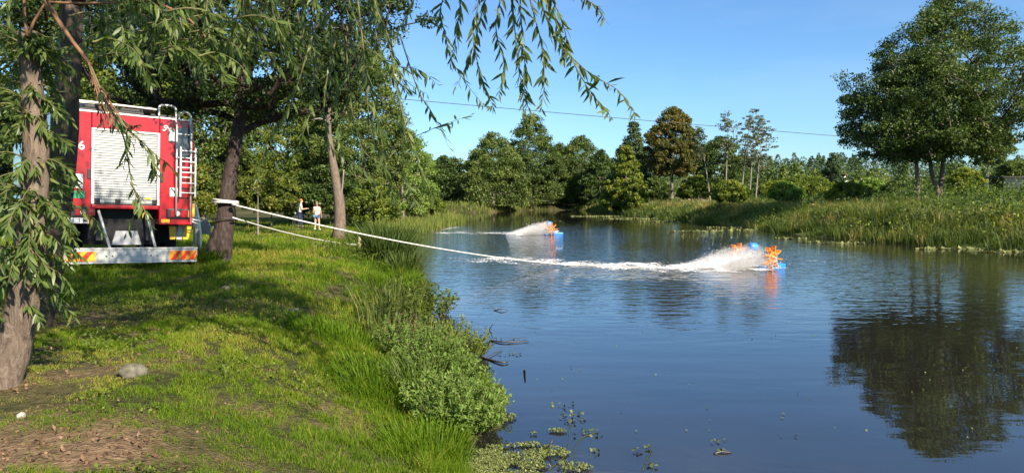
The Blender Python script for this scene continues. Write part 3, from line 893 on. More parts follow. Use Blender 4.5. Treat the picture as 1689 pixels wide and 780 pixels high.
hang = [  # photo pixels along each hanging branch, distance, leaves, leaves built one by one
 ([(850, -110), (845, -20), (850, 60), (858, 130), (880, 205)], 5.0, 58, 24),
 ([(856, -90), (858, 0), (862, 70), (866, 120), (862, 190)], 5.3, 50, 16),
 ([(820, -110), (805, -20), (790, 40), (775, 95), (748, 150)], 5.2, 46, 18),
 ([(800, -90), (790, 0), (780, 60), (795, 130), (815, 180)], 5.4, 46, 16),
 ([(835, -90), (825, 0), (818, 50), (832, 110), (822, 160)], 5.5, 44, 14),
 ([(880, -110), (890, -10), (915, 60), (965, 115), (1020, 150), (1048, 192)], 4.9, 60, 34),
 ([(885, -90), (905, 0), (930, 70), (960, 130), (985, 165), (1012, 198)], 5.1, 48, 26),
 ([(925, -110), (935, -40), (962, -5), (985, 12), (1000, 36)], 4.7, 34, 10),
 ([(860, -90), (872, -10), (890, 60), (898, 120), (893, 182)], 4.8, 52, 20),
 ([(900, -90), (905, -20), (925, 30), (935, 70), (928, 100)], 4.6, 36, 10),
 ([(760, -90), (738, -20), (726, 20), (735, 60), (745, 100), (790, 165), (812, 178)], 5.6, 46, 26),
 ([(770, -90), (760, 0), (752, 60), (742, 110)], 5.4, 36, 14),
 ([(700, -90), (690, -20), (668, 30), (645, 70)], 5.8, 30, 10),
 ([(560, -80), (575, 0), (600, 60), (640, 105), (690, 115), (725, 142)], 5.2, 50, 18),
 ([(600, -80), (620, 10), (640, 60), (655, 110), (672, 155)], 5.6, 40, 12),
 ([(600, 30), (604, 150), (622, 246), (668, 232), (725, 208), (778, 190)], 6.0, 44, 12),
 ([(640, 60), (655, 150), (670, 210), (690, 270), (716, 330)], 5.6, 36, 8),
 ([(660, 60), (690, 150), (715, 190), (742, 246)], 6.2, 18, 8),
 ([(540, -60), (545, 60), (555, 150), (560, 230), (580, 300)], 5.4, 50, 0),
 ([(520, -60), (515, 60), (520, 150), (500, 220), (480, 275)], 5.6, 46, 0),
 ([(515, 60), (480, 170), (445, 225), (422, 300)], 5.5, 28, 0),
 ([(590, 0), (605, 120), (625, 210), (640, 290), (652, 332)], 5.3, 50, 0),
 ([(570, 60), (580, 180), (600, 250), (660, 290), (692, 345)], 5.8, 46, 0),
 ([(555, 60), (535, 160), (545, 240), (600, 280), (628, 320)], 5.6, 44, 0),
 ([(350, -60), (340, 20), (345, 70), (330, 120)], 5.0, 34, 0), ([(285, -60), (290, 40), (310, 90), (340, 150)], 5.2, 36, 0),
 ([(220, -60), (215, 40), (225, 100), (250, 140)], 5.3, 36, 0), ([(400, -60), (395, 10), (385, 50), (372, 100)], 4.8, 30, 0),
 ([(440, -60), (450, 20), (470, 70), (490, 120)], 5.0, 34, 0), ([(180, -60), (170, 20), (163, 75)], 5.0, 28, 0),
 ([(310, -60), (300, 20), (285, 60), (262, 115)], 4.8, 34, 0), ([(250, -60), (255, 0), (262, 40), (240, 90)], 5.0, 34, 0),
 ([(380, -60), (362, 10), (352, 50), (350, 95)], 5.1, 30, 0), ([(480, -60), (500, 10), (505, 50), (520, 90)], 5.2, 34, 0),
 ([(205, -50), (195, 20), (205, 60), (190, 100)], 4.9, 30, 0), ([(330, -50), (320, 10), (318, 60), (300, 100)], 5.3, 30, 0),
]
r_h = random.Random(31)
for k in range(60):      # arching side sprays of the near crown at the upper left
    x0, y0 = r_h.uniform(90, 400), r_h.uniform(-40, 95)
    ln = r_h.uniform(60, 130); sg_ = r_h.choice((1, 1, -1))
    hang.append(([(x0, y0), (x0 + sg_ * ln * .35, y0 - 6), (x0 + sg_ * ln * .75, y0 + 10), (x0 + sg_ * ln, y0 + ln * .42)], r_h.uniform(4.6, 6.8), int(17 + ln * .09), 0))
for k in range(12):
    x0, y0 = r_h.uniform(420, 640), r_h.uniform(-40, 60); ln = r_h.uniform(60, 150)
    hang.append(([(x0, y0), (x0 + ln * .1, y0 + ln * .4), (x0 + ln * .3, y0 + ln * .8), (x0 + ln * .6, y0 + ln)], r_h.uniform(5.5, 7.5), 22, 0))
for seq, D, n, sg in hang:
    shoot(willow, pxs(seq, D), int(n * 1.3), .104, sg)

# the near willow stem at the frame's left edge, covered with young shoots
Dn = 5.4
p = at(0, 668, Dn); zn = gz(p.x, p.y)
stem_pts = [(p.x, p.y, zn - .1), at(16, 600, Dn), at(34, 520, Dn), at(46, 440, Dn), at(54, 370, Dn), at(58, 300, Dn), at(58, 230, Dn), at(54, 160, Dn), at(48, 90, Dn), at(46, 52, Dn)]
near = thing('willow_tree', 'pale split willow stem covered in leafy shoots at the left edge of the lawn', 'tree', (p.x, p.y, zn))
mb = MB(); sp_ = spline(stem_pts, 26)
mb.tube(sp_, [.165] + [.122 * (1 - .020 * i) for i in range(25)], 12, wob=.16)
mb.build('trunk', MATS['pale_bark'], near, local=False, smooth_shade=True)
mb = MB(); mb.tube([at(48, 95, Dn - .02), at(44, 75, Dn - .03), at(38, 55, Dn - .02)], [.03, .04, .012], 7, wob=.4)
mb.build('torn_wood', MATS['orange_wood'], near, local=False)
for pts, r, m in [([(47, 58), (58, 32), (76, 4)], .011, 'twig'), ([(76, 4), (150, 6), (250, 2)], .010, 'twig'), ([(76, 2), (102, 44), (128, 80), (150, 108)], .019, 'twig'),
                  ([(250, 2), (300, 24), (334, 55), (346, 82), (340, 100)], .011, 'twig'), ([(46, 60), (40, 20), (42, -40)], .012, 'twig')]:
    mb = MB(); mb.tube(spline([at(a, b, Dn - .3) for a, b in pts], 10), [r * (1 - .04 * i) for i in range(10)], 6, wob=.3)
    mb.build('broken_twig', MATS[m], near, local=False, smooth_shade=True)
for k in range(6):
    x0 = 146 + 5 * k
    shoot(near, pxs([(146 + 2*k, 104 + 5*k), (158 + 5*k, 145 + 5*k), (166 + 9*k, 185 + 4*k), (172 + 12*k, 215 - 2*k)], Dn - .3, .1), 22, .075, 0, .006, 'withered_shoot', 'dry_leaf', 'twig', .8, .5)
for seq, n in [([(150, 110), (185, 185), (235, 235), (265, 262), (290, 282)], 22), ([(185, 180), (205, 230), (215, 290), (225, 340), (206, 390)], 24), ([(195, 190), (215, 232), (200, 275)], 14),
               ([(215, 300), (235, 340), (250, 375)], 12), ([(225, 225), (250, 262), (262, 300)], 12)]:
    shoot(near, pxs(seq, 4.9, .1), n, .105, n // 2)
rs = random.Random(5)
for k in range(120):
    u = rs.uniform(.30, .98) if k < 108 else rs.uniform(.22, .4)
    q = sp_[int(u * 25)]
    a = rs.uniform(0, 2 * math.pi); ln = rs.uniform(.28, .72)
    d = Vector((math.cos(a), math.sin(a), 0))
    if d.x > .1: ln *= .45 if u > .5 else .7
    pts = [q, q + d * ln * .35 + Vector((0, 0, .14 * ln)), q + d * ln * .75 + Vector((0, 0, -.02)), q + d * ln + Vector((0, 0, -.38 * ln))]
    shoot(near, pts, int(22 + 22 * ln), .104, 2, .006, 'leafy_shoot', start=.15, out=.9)

# ---------------------------------------------------------------- grass, reeds and waterside plants
def blades(name, label, cat, mat, x, y, h, w, rnd, lean=.35, z=None, kind='stuff', parent=None, seg=2, hang=.0):
    """Grass blades rooted at (x, y): bent, tapering strips in one mesh."""
    n = len(x)
    z = ground(x, y) if z is None else z
    a = rng.uniform(0, 2 * np.pi, n)
    ln = rng.uniform(.1, 1, n) * lean * h
    dx, dy = np.cos(a) * ln, np.sin(a) * ln
    f_a = rng.uniform(0, np.pi, n); sx, sy = np.cos(f_a) * w * .5, np.sin(f_a) * w * .5
    b = np.stack([x, y, z - .01], -1)
    s = np.stack([sx, sy, np.zeros(n)], -1)
    m = b + np.stack([dx * .35, dy * .35, h * .6], -1)
    t = b + np.stack([dx, dy, h * (1 - hang * rng.uniform(0, 1, n))], -1)
    if seg == 2:
        v = np.stack([b - s, b + s, m + s * .75, m - s * .75, t], 1).reshape(-1, 3)
        i5 = np.arange(n) * 5
        fs = [np.stack([i5, i5 + 1, i5 + 2, i5 + 3], -1), np.stack([i5 + 3, i5 + 2, i5 + 4], -1)]
        r = np.concatenate([rnd, np.clip(rnd + .05, 0, 1)])
    else:
        v = np.stack([b - s, b + s, t], 1).reshape(-1, 3)
        i3 = np.arange(n) * 3
        fs = [np.stack([i3, i3 + 1, i3 + 2], -1)]; r = rnd
    o = np_mesh(name, v, fs, MATS[mat], parent, rnd=r, kind=kind)
    return tag(o, label, cat) if label else o

def fan(n, d0, d1, px0, px1, power=1.0):
    D = d0 * (d1 / d0) ** rng.uniform(0, 1, n) ** power
    px = rng.uniform(px0, px1, n)
    return (px - 844.5) / F_PX * D, D

# the lawn: fine near blades, coarser farther off
X, Y = [], []
for n, d0, d1 in ((230000, 3.4, 8.5), (170000, 8.0, 18), (130000, 17, 62)):
    D = np.sqrt(rng.uniform(d0 ** 2, d1 ** 2, n)) if d0 < 10 else d0 * (d1 / d0) ** rng.uniform(0, 1, n)
    px = rng.uniform(-220, 900, n)
    X.append((px - 844.5) / F_PX * D); Y.append(D)
X, Y = np.concatenate(X), np.concatenate(Y)
dd = shore_dist(X, Y)
soil = soil_amount(X, Y)
tuf = np.where(Y < 12, vnoise(X * 8, Y * 8, 201) * .6 + vnoise(X * 19, Y * 19, 203) * .4, vnoise(X * 2.5, Y * 2.5, 205))
ok = (dd > .12) & (X < 6) & (rng.uniform(0, 1, len(X)) > soil * 1.15 - .1) & (rng.uniform(0, 1, len(X)) < .12 + 1.5 * smooth(.22, .62, tuf))
X, Y, dd, soil, tuf = X[ok], Y[ok], dd[ok], soil[ok], tuf[ok]
patch = smooth(.56, .68, fbm(X * .55 + 3, Y * .55, 57))
tall = smooth(1.9, .5, dd) * 1.1 + .55 * smooth(.55, .75, fbm(X * 1.1, Y * 1.1, 33))
near_f = np.clip(Y / 9, .55, 2.2)
dead = patch * (rng.uniform(0, 1, len(X)) < .6) * (dd > 1.2)
h = rng.uniform(.035, .085, len(X)) * (1 - .35 * patch) * (.55 + .9 * smooth(.3, .75, tuf)) * (.88 + .95 * tall) * near_f * (1 - .4 * soil)
wd = .0045 * np.clip(Y / 6, .8, 6)
rn = np.clip(-.02 + .75 * fbm(X * .7, Y * .7, 41) + .28 * fbm(X * 3.1, Y * 3.1, 43) + .3 * soil + rng.normal(0, .16, len(X)) - .1 * tall * (dd < 1.5), 0, .95)
rn = np.where((rng.uniform(0, 1, len(X)) < .05) | (dead > .5), rng.uniform(.82, 1, len(X)), rn)
blades('grass', 'short green lawn grass over the left river bank', 'grass', 'grass_blade', X, Y, h, wd, rn, lean=1.0)

# broad-leaved weeds in the near lawn
n = 5200
D = np.sqrt(rng.uniform(3.4 ** 2, 11 ** 2, n)); px = rng.uniform(120, 860, n)
x, y = (px - 844.5) / F_PX * D, D
d_ = shore_dist(x, y)
k = (d_ > .3) & (fbm(x * 1.6, y * 1.6, 61) > .52) & (soil_amount(x, y) < .5)
x, y = x[k], y[k]
c = np.repeat(np.stack([x, y, ground(x, y) + .03], -1), 5, 0) + rng.normal(0, 1, (len(x) * 5, 3)) * np.array([.035, .035, .02])
v, f = leaf_quads(c, .034, .6, .9)
o = np_mesh('clover', v, [f], MATS['fresh_leaf'], rnd=np.clip(rng.normal(.45, .2, len(f)), 0, 1))
tag(o, 'broad-leaved weeds and clover scattered through the near lawn', 'ground cover', kind='stuff')

# crumbs of earth and grit on the worn ground
n = 9000
x = rng.uniform(-6.5, -1.2, n); y = rng.uniform(3.3, 8.5, n)
k = rng.uniform(0, 1, n) < soil_amount(x, y) * 1.2
x, y = x[k], y[k]
v, f = leaf_quads(np.stack([x, y, ground(x, y) + .006], -1), .022, .9, .3)
tag(np_mesh('soil_crumbs', v, [f], MATS['dry_leaf'], rnd=np.clip(rng.normal(.35, .3, len(f)), 0, 1)), 'crumbs of earth and bark on the bare patch by the willows', 'soil', kind='stuff')

# dry leaves on the worn ground
n = 1500
x = rng.uniform(-7, -1.6, n); y = rng.uniform(3.4, 9.5, n)
k = rng.uniform(0, 1, n) < .06 + soil_amount(x, y)
x, y = x[k], y[k]
v, f = leaf_quads(np.stack([x, y, ground(x, y) + .018], -1), .046, .4, 2.2)
tag(np_mesh('fallen_leaves', v, [f], MATS['dry_leaf'], rnd=rng.uniform(0, 1, len(f))), 'dry brown willow leaves lying on the worn ground', 'fallen leaves', kind='stuff')

# right bank: reeds at the edge, weeds and straw-coloured grass behind
nc = 9500
D = 25 * (122 / 25) ** rng.uniform(0, 1, nc); px = rng.uniform(930, 1960, nc)
cx, cy = (px - 844.5) / F_PX * D, D
dc = shore_dist(cx, cy)
k = (dc > -.05) & (dc < 24) & (cx > 4) & (rng.uniform(0, 1, nc) < np.where(dc < 8, 1.0, .6))
cx, cy, dc, D = cx[k], cy[k], dc[k], D[k]
nc = len(cx)
big = fbm(cx * .22, cy * .22, 71); mid = vnoise(cx * .6, cy * .6, 75)
ch = rng.uniform(.45, 1.15, nc) * (.55 + .8 * mid) * np.where(dc < 1.2, .8, 1.0) * np.where(dc > 9, .8, 1.0)
straw = smooth(1.6, 4.0, dc) * smooth(27, 19, cx) * smooth(.30, .52, big)
ct = np.where(rng.uniform(0, 1, nc) < .15 + .6 * straw, rng.uniform(.6, .92, nc), rng.uniform(.12, .58, nc)) - .12 * smooth(1.5, 0, dc)
per = np.clip(rng.normal(46, 14, nc), 12, 90).astype(int)
w = np.repeat(np.arange(nc), per); n = len(w)
r_c = (.16 + .42 * ch) * np.clip(D / 50, .9, 1.6)
ox, oy = rng.normal(0, .5, n) * r_c[w], rng.normal(0, .5, n) * r_c[w]
x, y = cx[w] + ox, cy[w] + oy
z = np.maximum(ground(x, y), -.04)
h = ch[w] * rng.uniform(.45, 1.1, n)
dx, dy = ox * .9 * h + rng.normal(0, .16, n) * h, oy * .9 * h + rng.normal(0, .16, n) * h
fa = rng.uniform(0, np.pi, n); wd_ = (.028 * np.clip(D / 34, .8, 2.6))[w] * rng.uniform(.6, 1.2, n)
s = np.stack([np.cos(fa) * wd_ * .5, np.sin(fa) * wd_ * .5, np.zeros(n)], -1)
b_ = np.stack([x, y, z - .02], -1)
m1 = b_ + np.stack([dx * .35, dy * .35, h * .62], -1)
t_ = b_ + np.stack([dx * 1.25, dy * 1.25, h * (1 - .3 * rng.uniform(0, 1, n) ** 2)], -1)
v = np.stack([b_ - s, b_ + s, m1 + s * .75, m1 - s * .75, t_], 1).reshape(-1, 3)
i5 = np.arange(n) * 5
rn = np.clip(ct[w] + rng.normal(0, .07, n), 0, 1)
tag(np_mesh('tall_grass', v, [np.stack([i5, i5 + 1, i5 + 2, i5 + 3], -1), np.stack([i5 + 3, i5 + 2, i5 + 4], -1)], MATS['reed_blade'], rnd=np.concatenate([rn, np.clip(rn + .06, 0, 1)])),
    'tussocks of tall reeds and straw-coloured grass along the right bank', 'tall grass', kind='stuff')

# far and left margins: reeds where the trees meet the water
n = 60000
D = 34 * (128 / 34) ** rng.uniform(0, 1, n); px = rng.uniform(560, 1010, n)
x, y = (px - 844.5) / F_PX * D, D
d_ = shore_dist(x, y); k = (d_ > -.1) & (d_ < 5) & ((y > 70) | (d_ < 2.6)) & (y > 38)
x, y, d_, D = x[k], y[k], d_[k], D[k]
pat2 = fbm(x * .5, y * .5, 85)
blades('reeds', 'light green reeds fringing the head of the river', 'reeds', 'reed_blade', x, y, rng.uniform(.25, .95, len(x)) * (.35 + .9 * pat2), .03 * np.clip(D / 34, .9, 3), np.clip(.34 + .3 * pat2 + rng.normal(0, .08, len(x)), 0, 1), lean=.5)

leaf_mat('bank_leaf', [(0, (.022, .05, .012)), (.3, (.045, .085, .02)), (.6, (.12, .17, .025)), (.8, (.2, .22, .045)), (.9, (.30, .25, .09)), (1, (.38, .30, .13))], .35, .6)
# mounds of bushy weeds on the right bank, thickest behind the reeds
V, Fc, Rn, b0 = [], [], [], 0
for k in range(2600):
    D = 33 * (100 / 33) ** rng.uniform(); px = rng.uniform(1050, 1900)
    x, y = (px - 844.5) / F_PX * D, D
    d1 = float(shore_dist(np.array([x]), np.array([y]))[0])
    if d1 < .9 or d1 > 24 or rng.uniform() > (.5 if d1 > 2 else .25) - .2 * (vnoise(np.array([x * .2]), np.array([y * .2]), 3)[0] < .45): continue
    r0 = rng.uniform(.3, .95) * (1 + .35 * (px > 1480)) * (1.35 if d1 > 5 else 1); n1 = int(150 * r0)
    dirn = unit(rng.normal(size=(n1, 3))) * rng.uniform(.55, 1, (n1, 1))
    pos = np.array([x, y, gz(x, y) + .15]) + dirn * np.array([r0 * 1.2, r0 * 1.2, r0 * 1.25])
    pos[:, 2] = np.maximum(pos[:, 2], gz(x, y) + .03)
    v, f = leaf_quads(pos, .15, .5, .6); V.append(v); Fc.append(f + b0); b0 += len(v)
    Rn.append(np.clip(rng.uniform(0, .62) + rng.uniform(0, .15, n1), 0, 1))
tag(np_mesh('undergrowth', np.concatenate(V), [np.concatenate(Fc)], MATS['bank_leaf'], rnd=np.concatenate(Rn)), 'bushy undergrowth mounded along the top of the right bank', 'undergrowth', kind='stuff')

# broad-leaved weeds among the reeds of the right bank
n = 2600
D = 28 * (95 / 28) ** rng.uniform(0, 1, n); px = rng.uniform(1040, 1900, n)
x, y = (px - 844.5) / F_PX * D, D
d_ = shore_dist(x, y); k = (d_ > .3) & (d_ < 22) & (fbm(x * .3, y * .3, 91) > .45); x, y = x[k], y[k]
hh = rng.uniform(.25, .9, len(x))
c = np.repeat(np.stack([x, y, ground(x, y) + hh * .6], -1), 26, 0) + rng.normal(0, 1, (len(x) * 26, 3)) * np.array([.34, .34, .22])
v, f = leaf_quads(c, .15, .55, .6)
o = np_mesh('weeds', v, [f], MATS['fresh_leaf'], rnd=np.clip(np.repeat(rng.uniform(0, .75, len(x)), 26) + rng.uniform(0, .25, len(f)), 0, 1))
tag(o, 'broad-leaved weeds growing through the reeds of the right bank', 'weeds', kind='stuff')

def tuft(name, label, px, py, D, radius, height, n, mat='reed_blade', tone=.3, width=.02, lean=.8, cat='plant', zz=None, hang=.35, group=None):
    p = at(px, py, D)
    z = gz(p.x, p.y) if zz is None else zz
    root = thing(name, label, cat, (p.x, p.y, z), group)
    a = rng.uniform(0, 2 * np.pi, n); r = radius * np.sqrt(rng.uniform(0, 1, n))
    x, y = p.x + r * np.cos(a), p.y + r * np.sin(a)
    zz_ = np.maximum(ground(x, y), -.05)
    hts = height * rng.uniform(.55, 1.1, n)
    # blades fan outwards from the middle
    dx, dy = np.cos(a) * (r / radius) * lean * hts + rng.normal(0, .12, n) * hts, np.sin(a) * (r / radius) * lean * hts + rng.normal(0, .12, n) * hts
    fa = rng.uniform(0, np.pi, n); s = np.stack([np.cos(fa), np.sin(fa), np.zeros(n)], -1) * width * .5
    b = np.stack([x, y, zz_], -1)
    m1 = b + np.stack([dx * .22, dy * .22, hts * .55], -1); m2 = b + np.stack([dx * .6, dy * .6, hts * .92], -1)
    t = b + np.stack([dx, dy, hts * (1 - hang * rng.uniform(0, 1, n))], -1)
    v = np.stack([b - s, b + s, m1 + s, m1 - s, m2 + s * .7, m2 - s * .7, t], 1).reshape(-1, 3)
    i = np.arange(n) * 7
    fs = [np.stack([i, i+1, i+2, i+3], -1), np.stack([i+3, i+2, i+4, i+5], -1), np.stack([i+5, i+4, i+6], -1)]
    rn = np.clip(tone + rng.normal(0, .1, n), 0, 1)
    np_mesh('foliage', v, fs, MATS[mat], root, rnd=np.concatenate([rn, rn, rn]), kind='stuff')
    return root

tuft('sedge_tuft', 'dark green arching sedge tuft at the water under the rope', 640, 452, 20.5, .55, 1.15, 520, tone=.16, width=.022)
tuft('sedge_tuft', 'smaller arching sedge tuft right of the big one at the edge of the lawn', 668, 470, 18.5, .35, .7, 260, tone=.22, width=.018)
tuft('grass_tuft', 'dark grass tuft at the foot of the roped tree', 338, 440, 15.4, .32, .34, 420, 'grass_blade', .12, .012)
tuft('straw_tuft', 'tuft of dry straw stems among the green plants by the bank', 645, 575, 9.6, .28, .40, 60, 'reed_blade', .78, .009, .5)
tuft('straw_tuft', 'dry brownish reed clump on the bank below the sedge', 630, 520, 12.0, .42, .42, 80, 'reed_blade', .66, .012, .7)
tuft('grass_tuft', 'bright long grass growing over the bank edge near the dry straw', 560, 600, 8.6, .6, .17, 700, 'grass_blade', .42, .010)
tuft('grass_tuft', 'long grass leaning toward the mint plants at the bank edge', 640, 660, 7.2, .55, .2, 700, 'grass_blade', .36, .009)
tuft('grass_tuft', 'nearest tall grass on the bank above the duckweed', 705, 745, 6.0, .4, .17, 460, 'grass_blade', .38, .008)
tuft('rush_clump', 'dark rushes standing on the bank right of the leaning trunk', 640, 400, 30, .9, .95, 500, tone=.2, width=.022)
tuft('rush_clump', 'low reeds by the water between the leaning trunk and the river', 604, 408, 27, .8, .5, 420, tone=.3, width=.02)

tuft('reed_stems', 'few tall thin reed stems standing on the bank by the dry straw', 620, 560, 9.4, .22, .75, 34, tone=.5, width=.012, lean=.35, hang=.1)
tuft('reed_stems', 'loose green reeds at the inlet in front of the dark weeds', 650, 515, 12.2, .4, .7, 110, tone=.42, width=.013, lean=.5, hang=.15)
tuft('grass_tuft', 'ragged grass between the pale leafy plant and the lawn', 700, 690, 7.3, .34, .34, 260, tone=.36, width=.009, lean=.9)
tuft('grass_tuft', 'yellowish grass behind the mid green plant at the inlet', 712, 585, 9.3, .3, .42, 170, tone=.55, width=.010, lean=.8)

def herb(name, label, px, py, D, radius, height, stems, per, size, mat='herb_leaf', tone=.45, zz=None, group=None, aspect=.34):
    """A leafy plant: many stems, each with leaves up its length."""
    p = at(px, py, D) if zz is None else at_z(px, py, zz)
    z = max(gz(p.x, p.y), 0.0)
    root = thing(name, label, 'plant', (p.x, p.y, z), group)
    mb = MB(); C, T, ax = [], [], []
    for k in range(stems):
        a, r = rng.uniform(0, 2 * np.pi), radius * math.sqrt(rng.uniform(0, 1))
        bx, by = p.x + r * math.cos(a), p.y + r * math.sin(a)
        b = Vector((bx, by, max(gz(bx, by), -.02)))
        hh = height * rng.uniform(.4, 1.35) * (1 - .35 * (r / radius) ** 2)
        tip = b + Vector((math.cos(a) * r * .45 + rng.normal() * .05, math.sin(a) * r * .45 + rng.normal() * .05, hh))
        mid = b.lerp(tip, .5) + Vector((0, 0, hh * .1))
        mb.tube([b, mid, tip], [.005, .004, .002], 4)
        for j in range(per):
            u = .2 + .8 * (j + rng.uniform(0, 1)) / per
            q = (b.lerp(mid, u * 2) if u < .5 else mid.lerp(tip, u * 2 - 1))
            C.append(tuple(q + Vector(rng.normal(0, .3 * size, 3)))); T.append(u)
    mb.build('stems', MATS['green_twig'], root, local=False, kind='stuff')
    v, f = leaf_quads(np.array(C), size, aspect, .7, .2)
    np_mesh('leaves', v, [f], MATS[mat], root, rnd=np.clip(tone - .2 + .3 * np.array(T) + rng.normal(0, .12, len(T)), 0, 1), kind='stuff')
    return root

HG = 'leafy waterside plants on the near bank'
herb('water_mint', 'dense bright green round plant jutting into the river', 752, 586, 0, .36, .42, 170, 30, .048, 'fresh_leaf', .55, zz=.02, group=HG)
herb('water_mint', 'large pale green leafy plant spreading over the water nearest the camera', 748, 700, 0, .36, .36, 230, 32, .05, tone=.36, zz=.05, group=HG)
herb('water_mint', 'low pale green plant at the tip of the bank floating onto the river', 786, 678, 0, .24, .15, 140, 24, .042, tone=.46, zz=.0, group=HG)
herb('water_mint', 'mid green leafy plant between the round plant and the large pale one', 722, 640, 0, .38, .38, 190, 30, .05, tone=.26, zz=.06, group=HG)
herb('water_mint', 'grey-green leafy plant left of the round plant by the straw', 690, 610, 0, .40, .46, 170, 26, .052, tone=.22, zz=.12, group=HG)
herb('dock_plant', 'reddish brown flowering dock on the bank beside the green plants', 668, 578, 0, .2, .42, 40, 18, .045, 'dry_leaf', .35, zz=.12)
herb('nettle_patch', 'leafy green weeds at the edge of the lawn left of the sedge', 590, 432, 20.5, .9, .34, 150, 12, .11, 'fresh_leaf', .5, group=HG)
herb('nettle_patch', 'leafy weeds on the bank between the sedge and the river', 690, 505, 13.6, .5, .5, 120, 16, .09, 'fresh_leaf', .35, group=HG)
herb('nettle_patch', 'dark weeds over the bank above the little inlet', 655, 540, 11.3, .45, .4, 110, 16, .085, 'fresh_leaf', .25, group=HG)
q = at_z(1503, 374, .8)
herb('yellow_flower', 'small plant with yellow flowers in the reeds below the big trees', 1503, 372, 41, .35, .9, 40, 10, .12, 'golden_leaf', .85)

# floating plants: duckweed mats and pondweed
def mat_patch(name, label, centres, n, size, tone, up=3.0, mat='weed_pad', z=.012, aspect=.75):
    P = []
    for (px, py, rx, ry) in centres:
        c = at_z(px, py, 0)
        k = max(6, int(n * rx * ry))
        a = rng.uniform(0, 2 * np.pi, k); r = np.sqrt(rng.uniform(0, 1, k)) * (.55 + .6 * vnoise(a * 1.3, a * 0 + px, 7))
        P.append(np.stack([c.x + rx * r * np.cos(a), c.y + ry * r * np.sin(a), np.full(k, z) + rng.uniform(0, .012, k)], -1))
    P = np.concatenate(P)
    v, f = leaf_quads(P, size, aspect, up)
    v[:, 2] = np.clip(v[:, 2], .004, None)
    o = np_mesh(name, v, [f], MATS[mat], rnd=np.clip(tone + rng.normal(0, .2, len(f)), 0, 1))
    return tag(o, label, 'water plants', kind='stuff')
mat_patch('duckweed', 'yellow-green duckweed floating along the near bank', [(800, 762, .3, .3), (850, 758, .32, .22), (905, 746, .2, .14), (950, 772, .14, .1), (870, 735, .2, .08), (780, 780, .3, .3), (835, 790, .3, .2), (920, 712, .10, .07), (880, 770, .14, .1),
          (930, 765, .05, .06), (880, 716, .04, .03), (815, 740, .1, .1), (830, 690, .12, .16), (800, 655, .1, .1), (680, 545, .55, .3), (690, 470, .5, .35), (740, 492, .3, .12)], 17000, .022, .5)
mat_patch('pondweed', 'dull green pondweed strands scattered on the near water', [(945, 690, .2, .22), (960, 715, .22, .14), (930, 668, .16, .1), (985, 745, .06, .05), (1050, 745, .05, .05), (1075, 770, .07, .06), (1070, 740, .04, .04), (830, 560, .25, .1),
          (845, 585, .3, .08), (815, 510, .16, .06), (900, 480, .3, .05), (1190, 745, .07, .04), (1180, 730, .04, .05)], 620, .04, .25, mat='weed_pad')
n = 170
D = 6.5 * (30 / 6.5) ** rng.uniform(0, 1, n); px = rng.uniform(760, 1700, n)
x, y = (px - 844.5) / F_PX * D, D; k = shore_dist(x, y) < -.2; x, y = x[k], y[k]
v, f = leaf_quads(np.stack([x, y, np.full(len(x), .012)], -1), .035, .5, 5.0); v[:, 2] = np.clip(v[:, 2], .004, .02)
tag(np_mesh('floating_leaves', v, [f], MATS['weed_pad'], rnd=rng.uniform(.2, 1, len(f))), 'single fallen leaves drifting on the open water', 'floating leaves', kind='stuff')
mat_patch('algae_mat', 'pale algae mats drifting below the far bank', [(985, 357, 3.2, 1.0), (1040, 361, 2.6, .8), (1090, 366, 2.2, .7), (1150, 382, 2.0, .6), (1190, 376, 1.6, .5), (1220, 380, 1.6, .35), (1300, 394, 1.2, .3), (1345, 400, 1.2, .25), (1400, 402, 1.4, .25),
          (1560, 411, 2.0, .3), (1650, 416, 1.6, .3), (735, 360, 1.5, 1.5), (720, 372, 1.4, .8)], 130, .22, .75, mat='weed_pad')

# ---------------------------------------------------------------- fire engine
T0 = at(208, 330, 14.5)
truck = thing('fire_engine', 'red fire engine seen from behind with white roller shutter and aluminium rear beam', 'fire engine',
              (T0.x, T0.y, .74), rot=(0, R(2.0), R(40)))
def part(mb, name, m, bevel=0, smooth_shade=False, parent=None, kind=None):
    return mb.build(name, [MATS[k] for k in (m if isinstance(m, (list, tuple)) else [m])], parent or truck, smooth_shade=smooth_shade, bevel=bevel, kind=kind)
b = MB()
b.box((-1.21, .055, 1.30), (1.21, 4.3, 3.06))                   # rear equipment body
b.box((-1.21, 0, .92), (-.66, .053, 3.06)); b.box((.56, 0, .92), (1.21, .053, 3.06)); b.box((-.655, 0, 2.77), (.555, .053, 3.06)); b.box((-.655, 0, 1.22), (.555, .053, 1.30))
b.box((-1.21, .056, .92), (-.66, 1.05, 1.297)); b.box((.56, .056, .92), (1.21, 1.05, 1.297)); b.box((-1.21, 2.5, .7), (1.21, 4.3, 1.297))
body = part(b, 'body', 'red_paint', bevel=.015)
b = MB(); b.box((-1.2, 4.5, .62), (1.2, 7.6, 1.5)); b.box((-1.17, 4.5, 1.502), (1.17, 7.45, 2.85))
cab = part(b, 'cab', 'red_paint', bevel=.12)
b = MB(); b.box((-1.185, 5.2, 1.75), (-1.176, 6.3, 2.55)); b.box((1.176, 5.2, 1.75), (1.185, 6.3, 2.55)); part(b, 'cab_window', 'glass_dark', parent=cab)
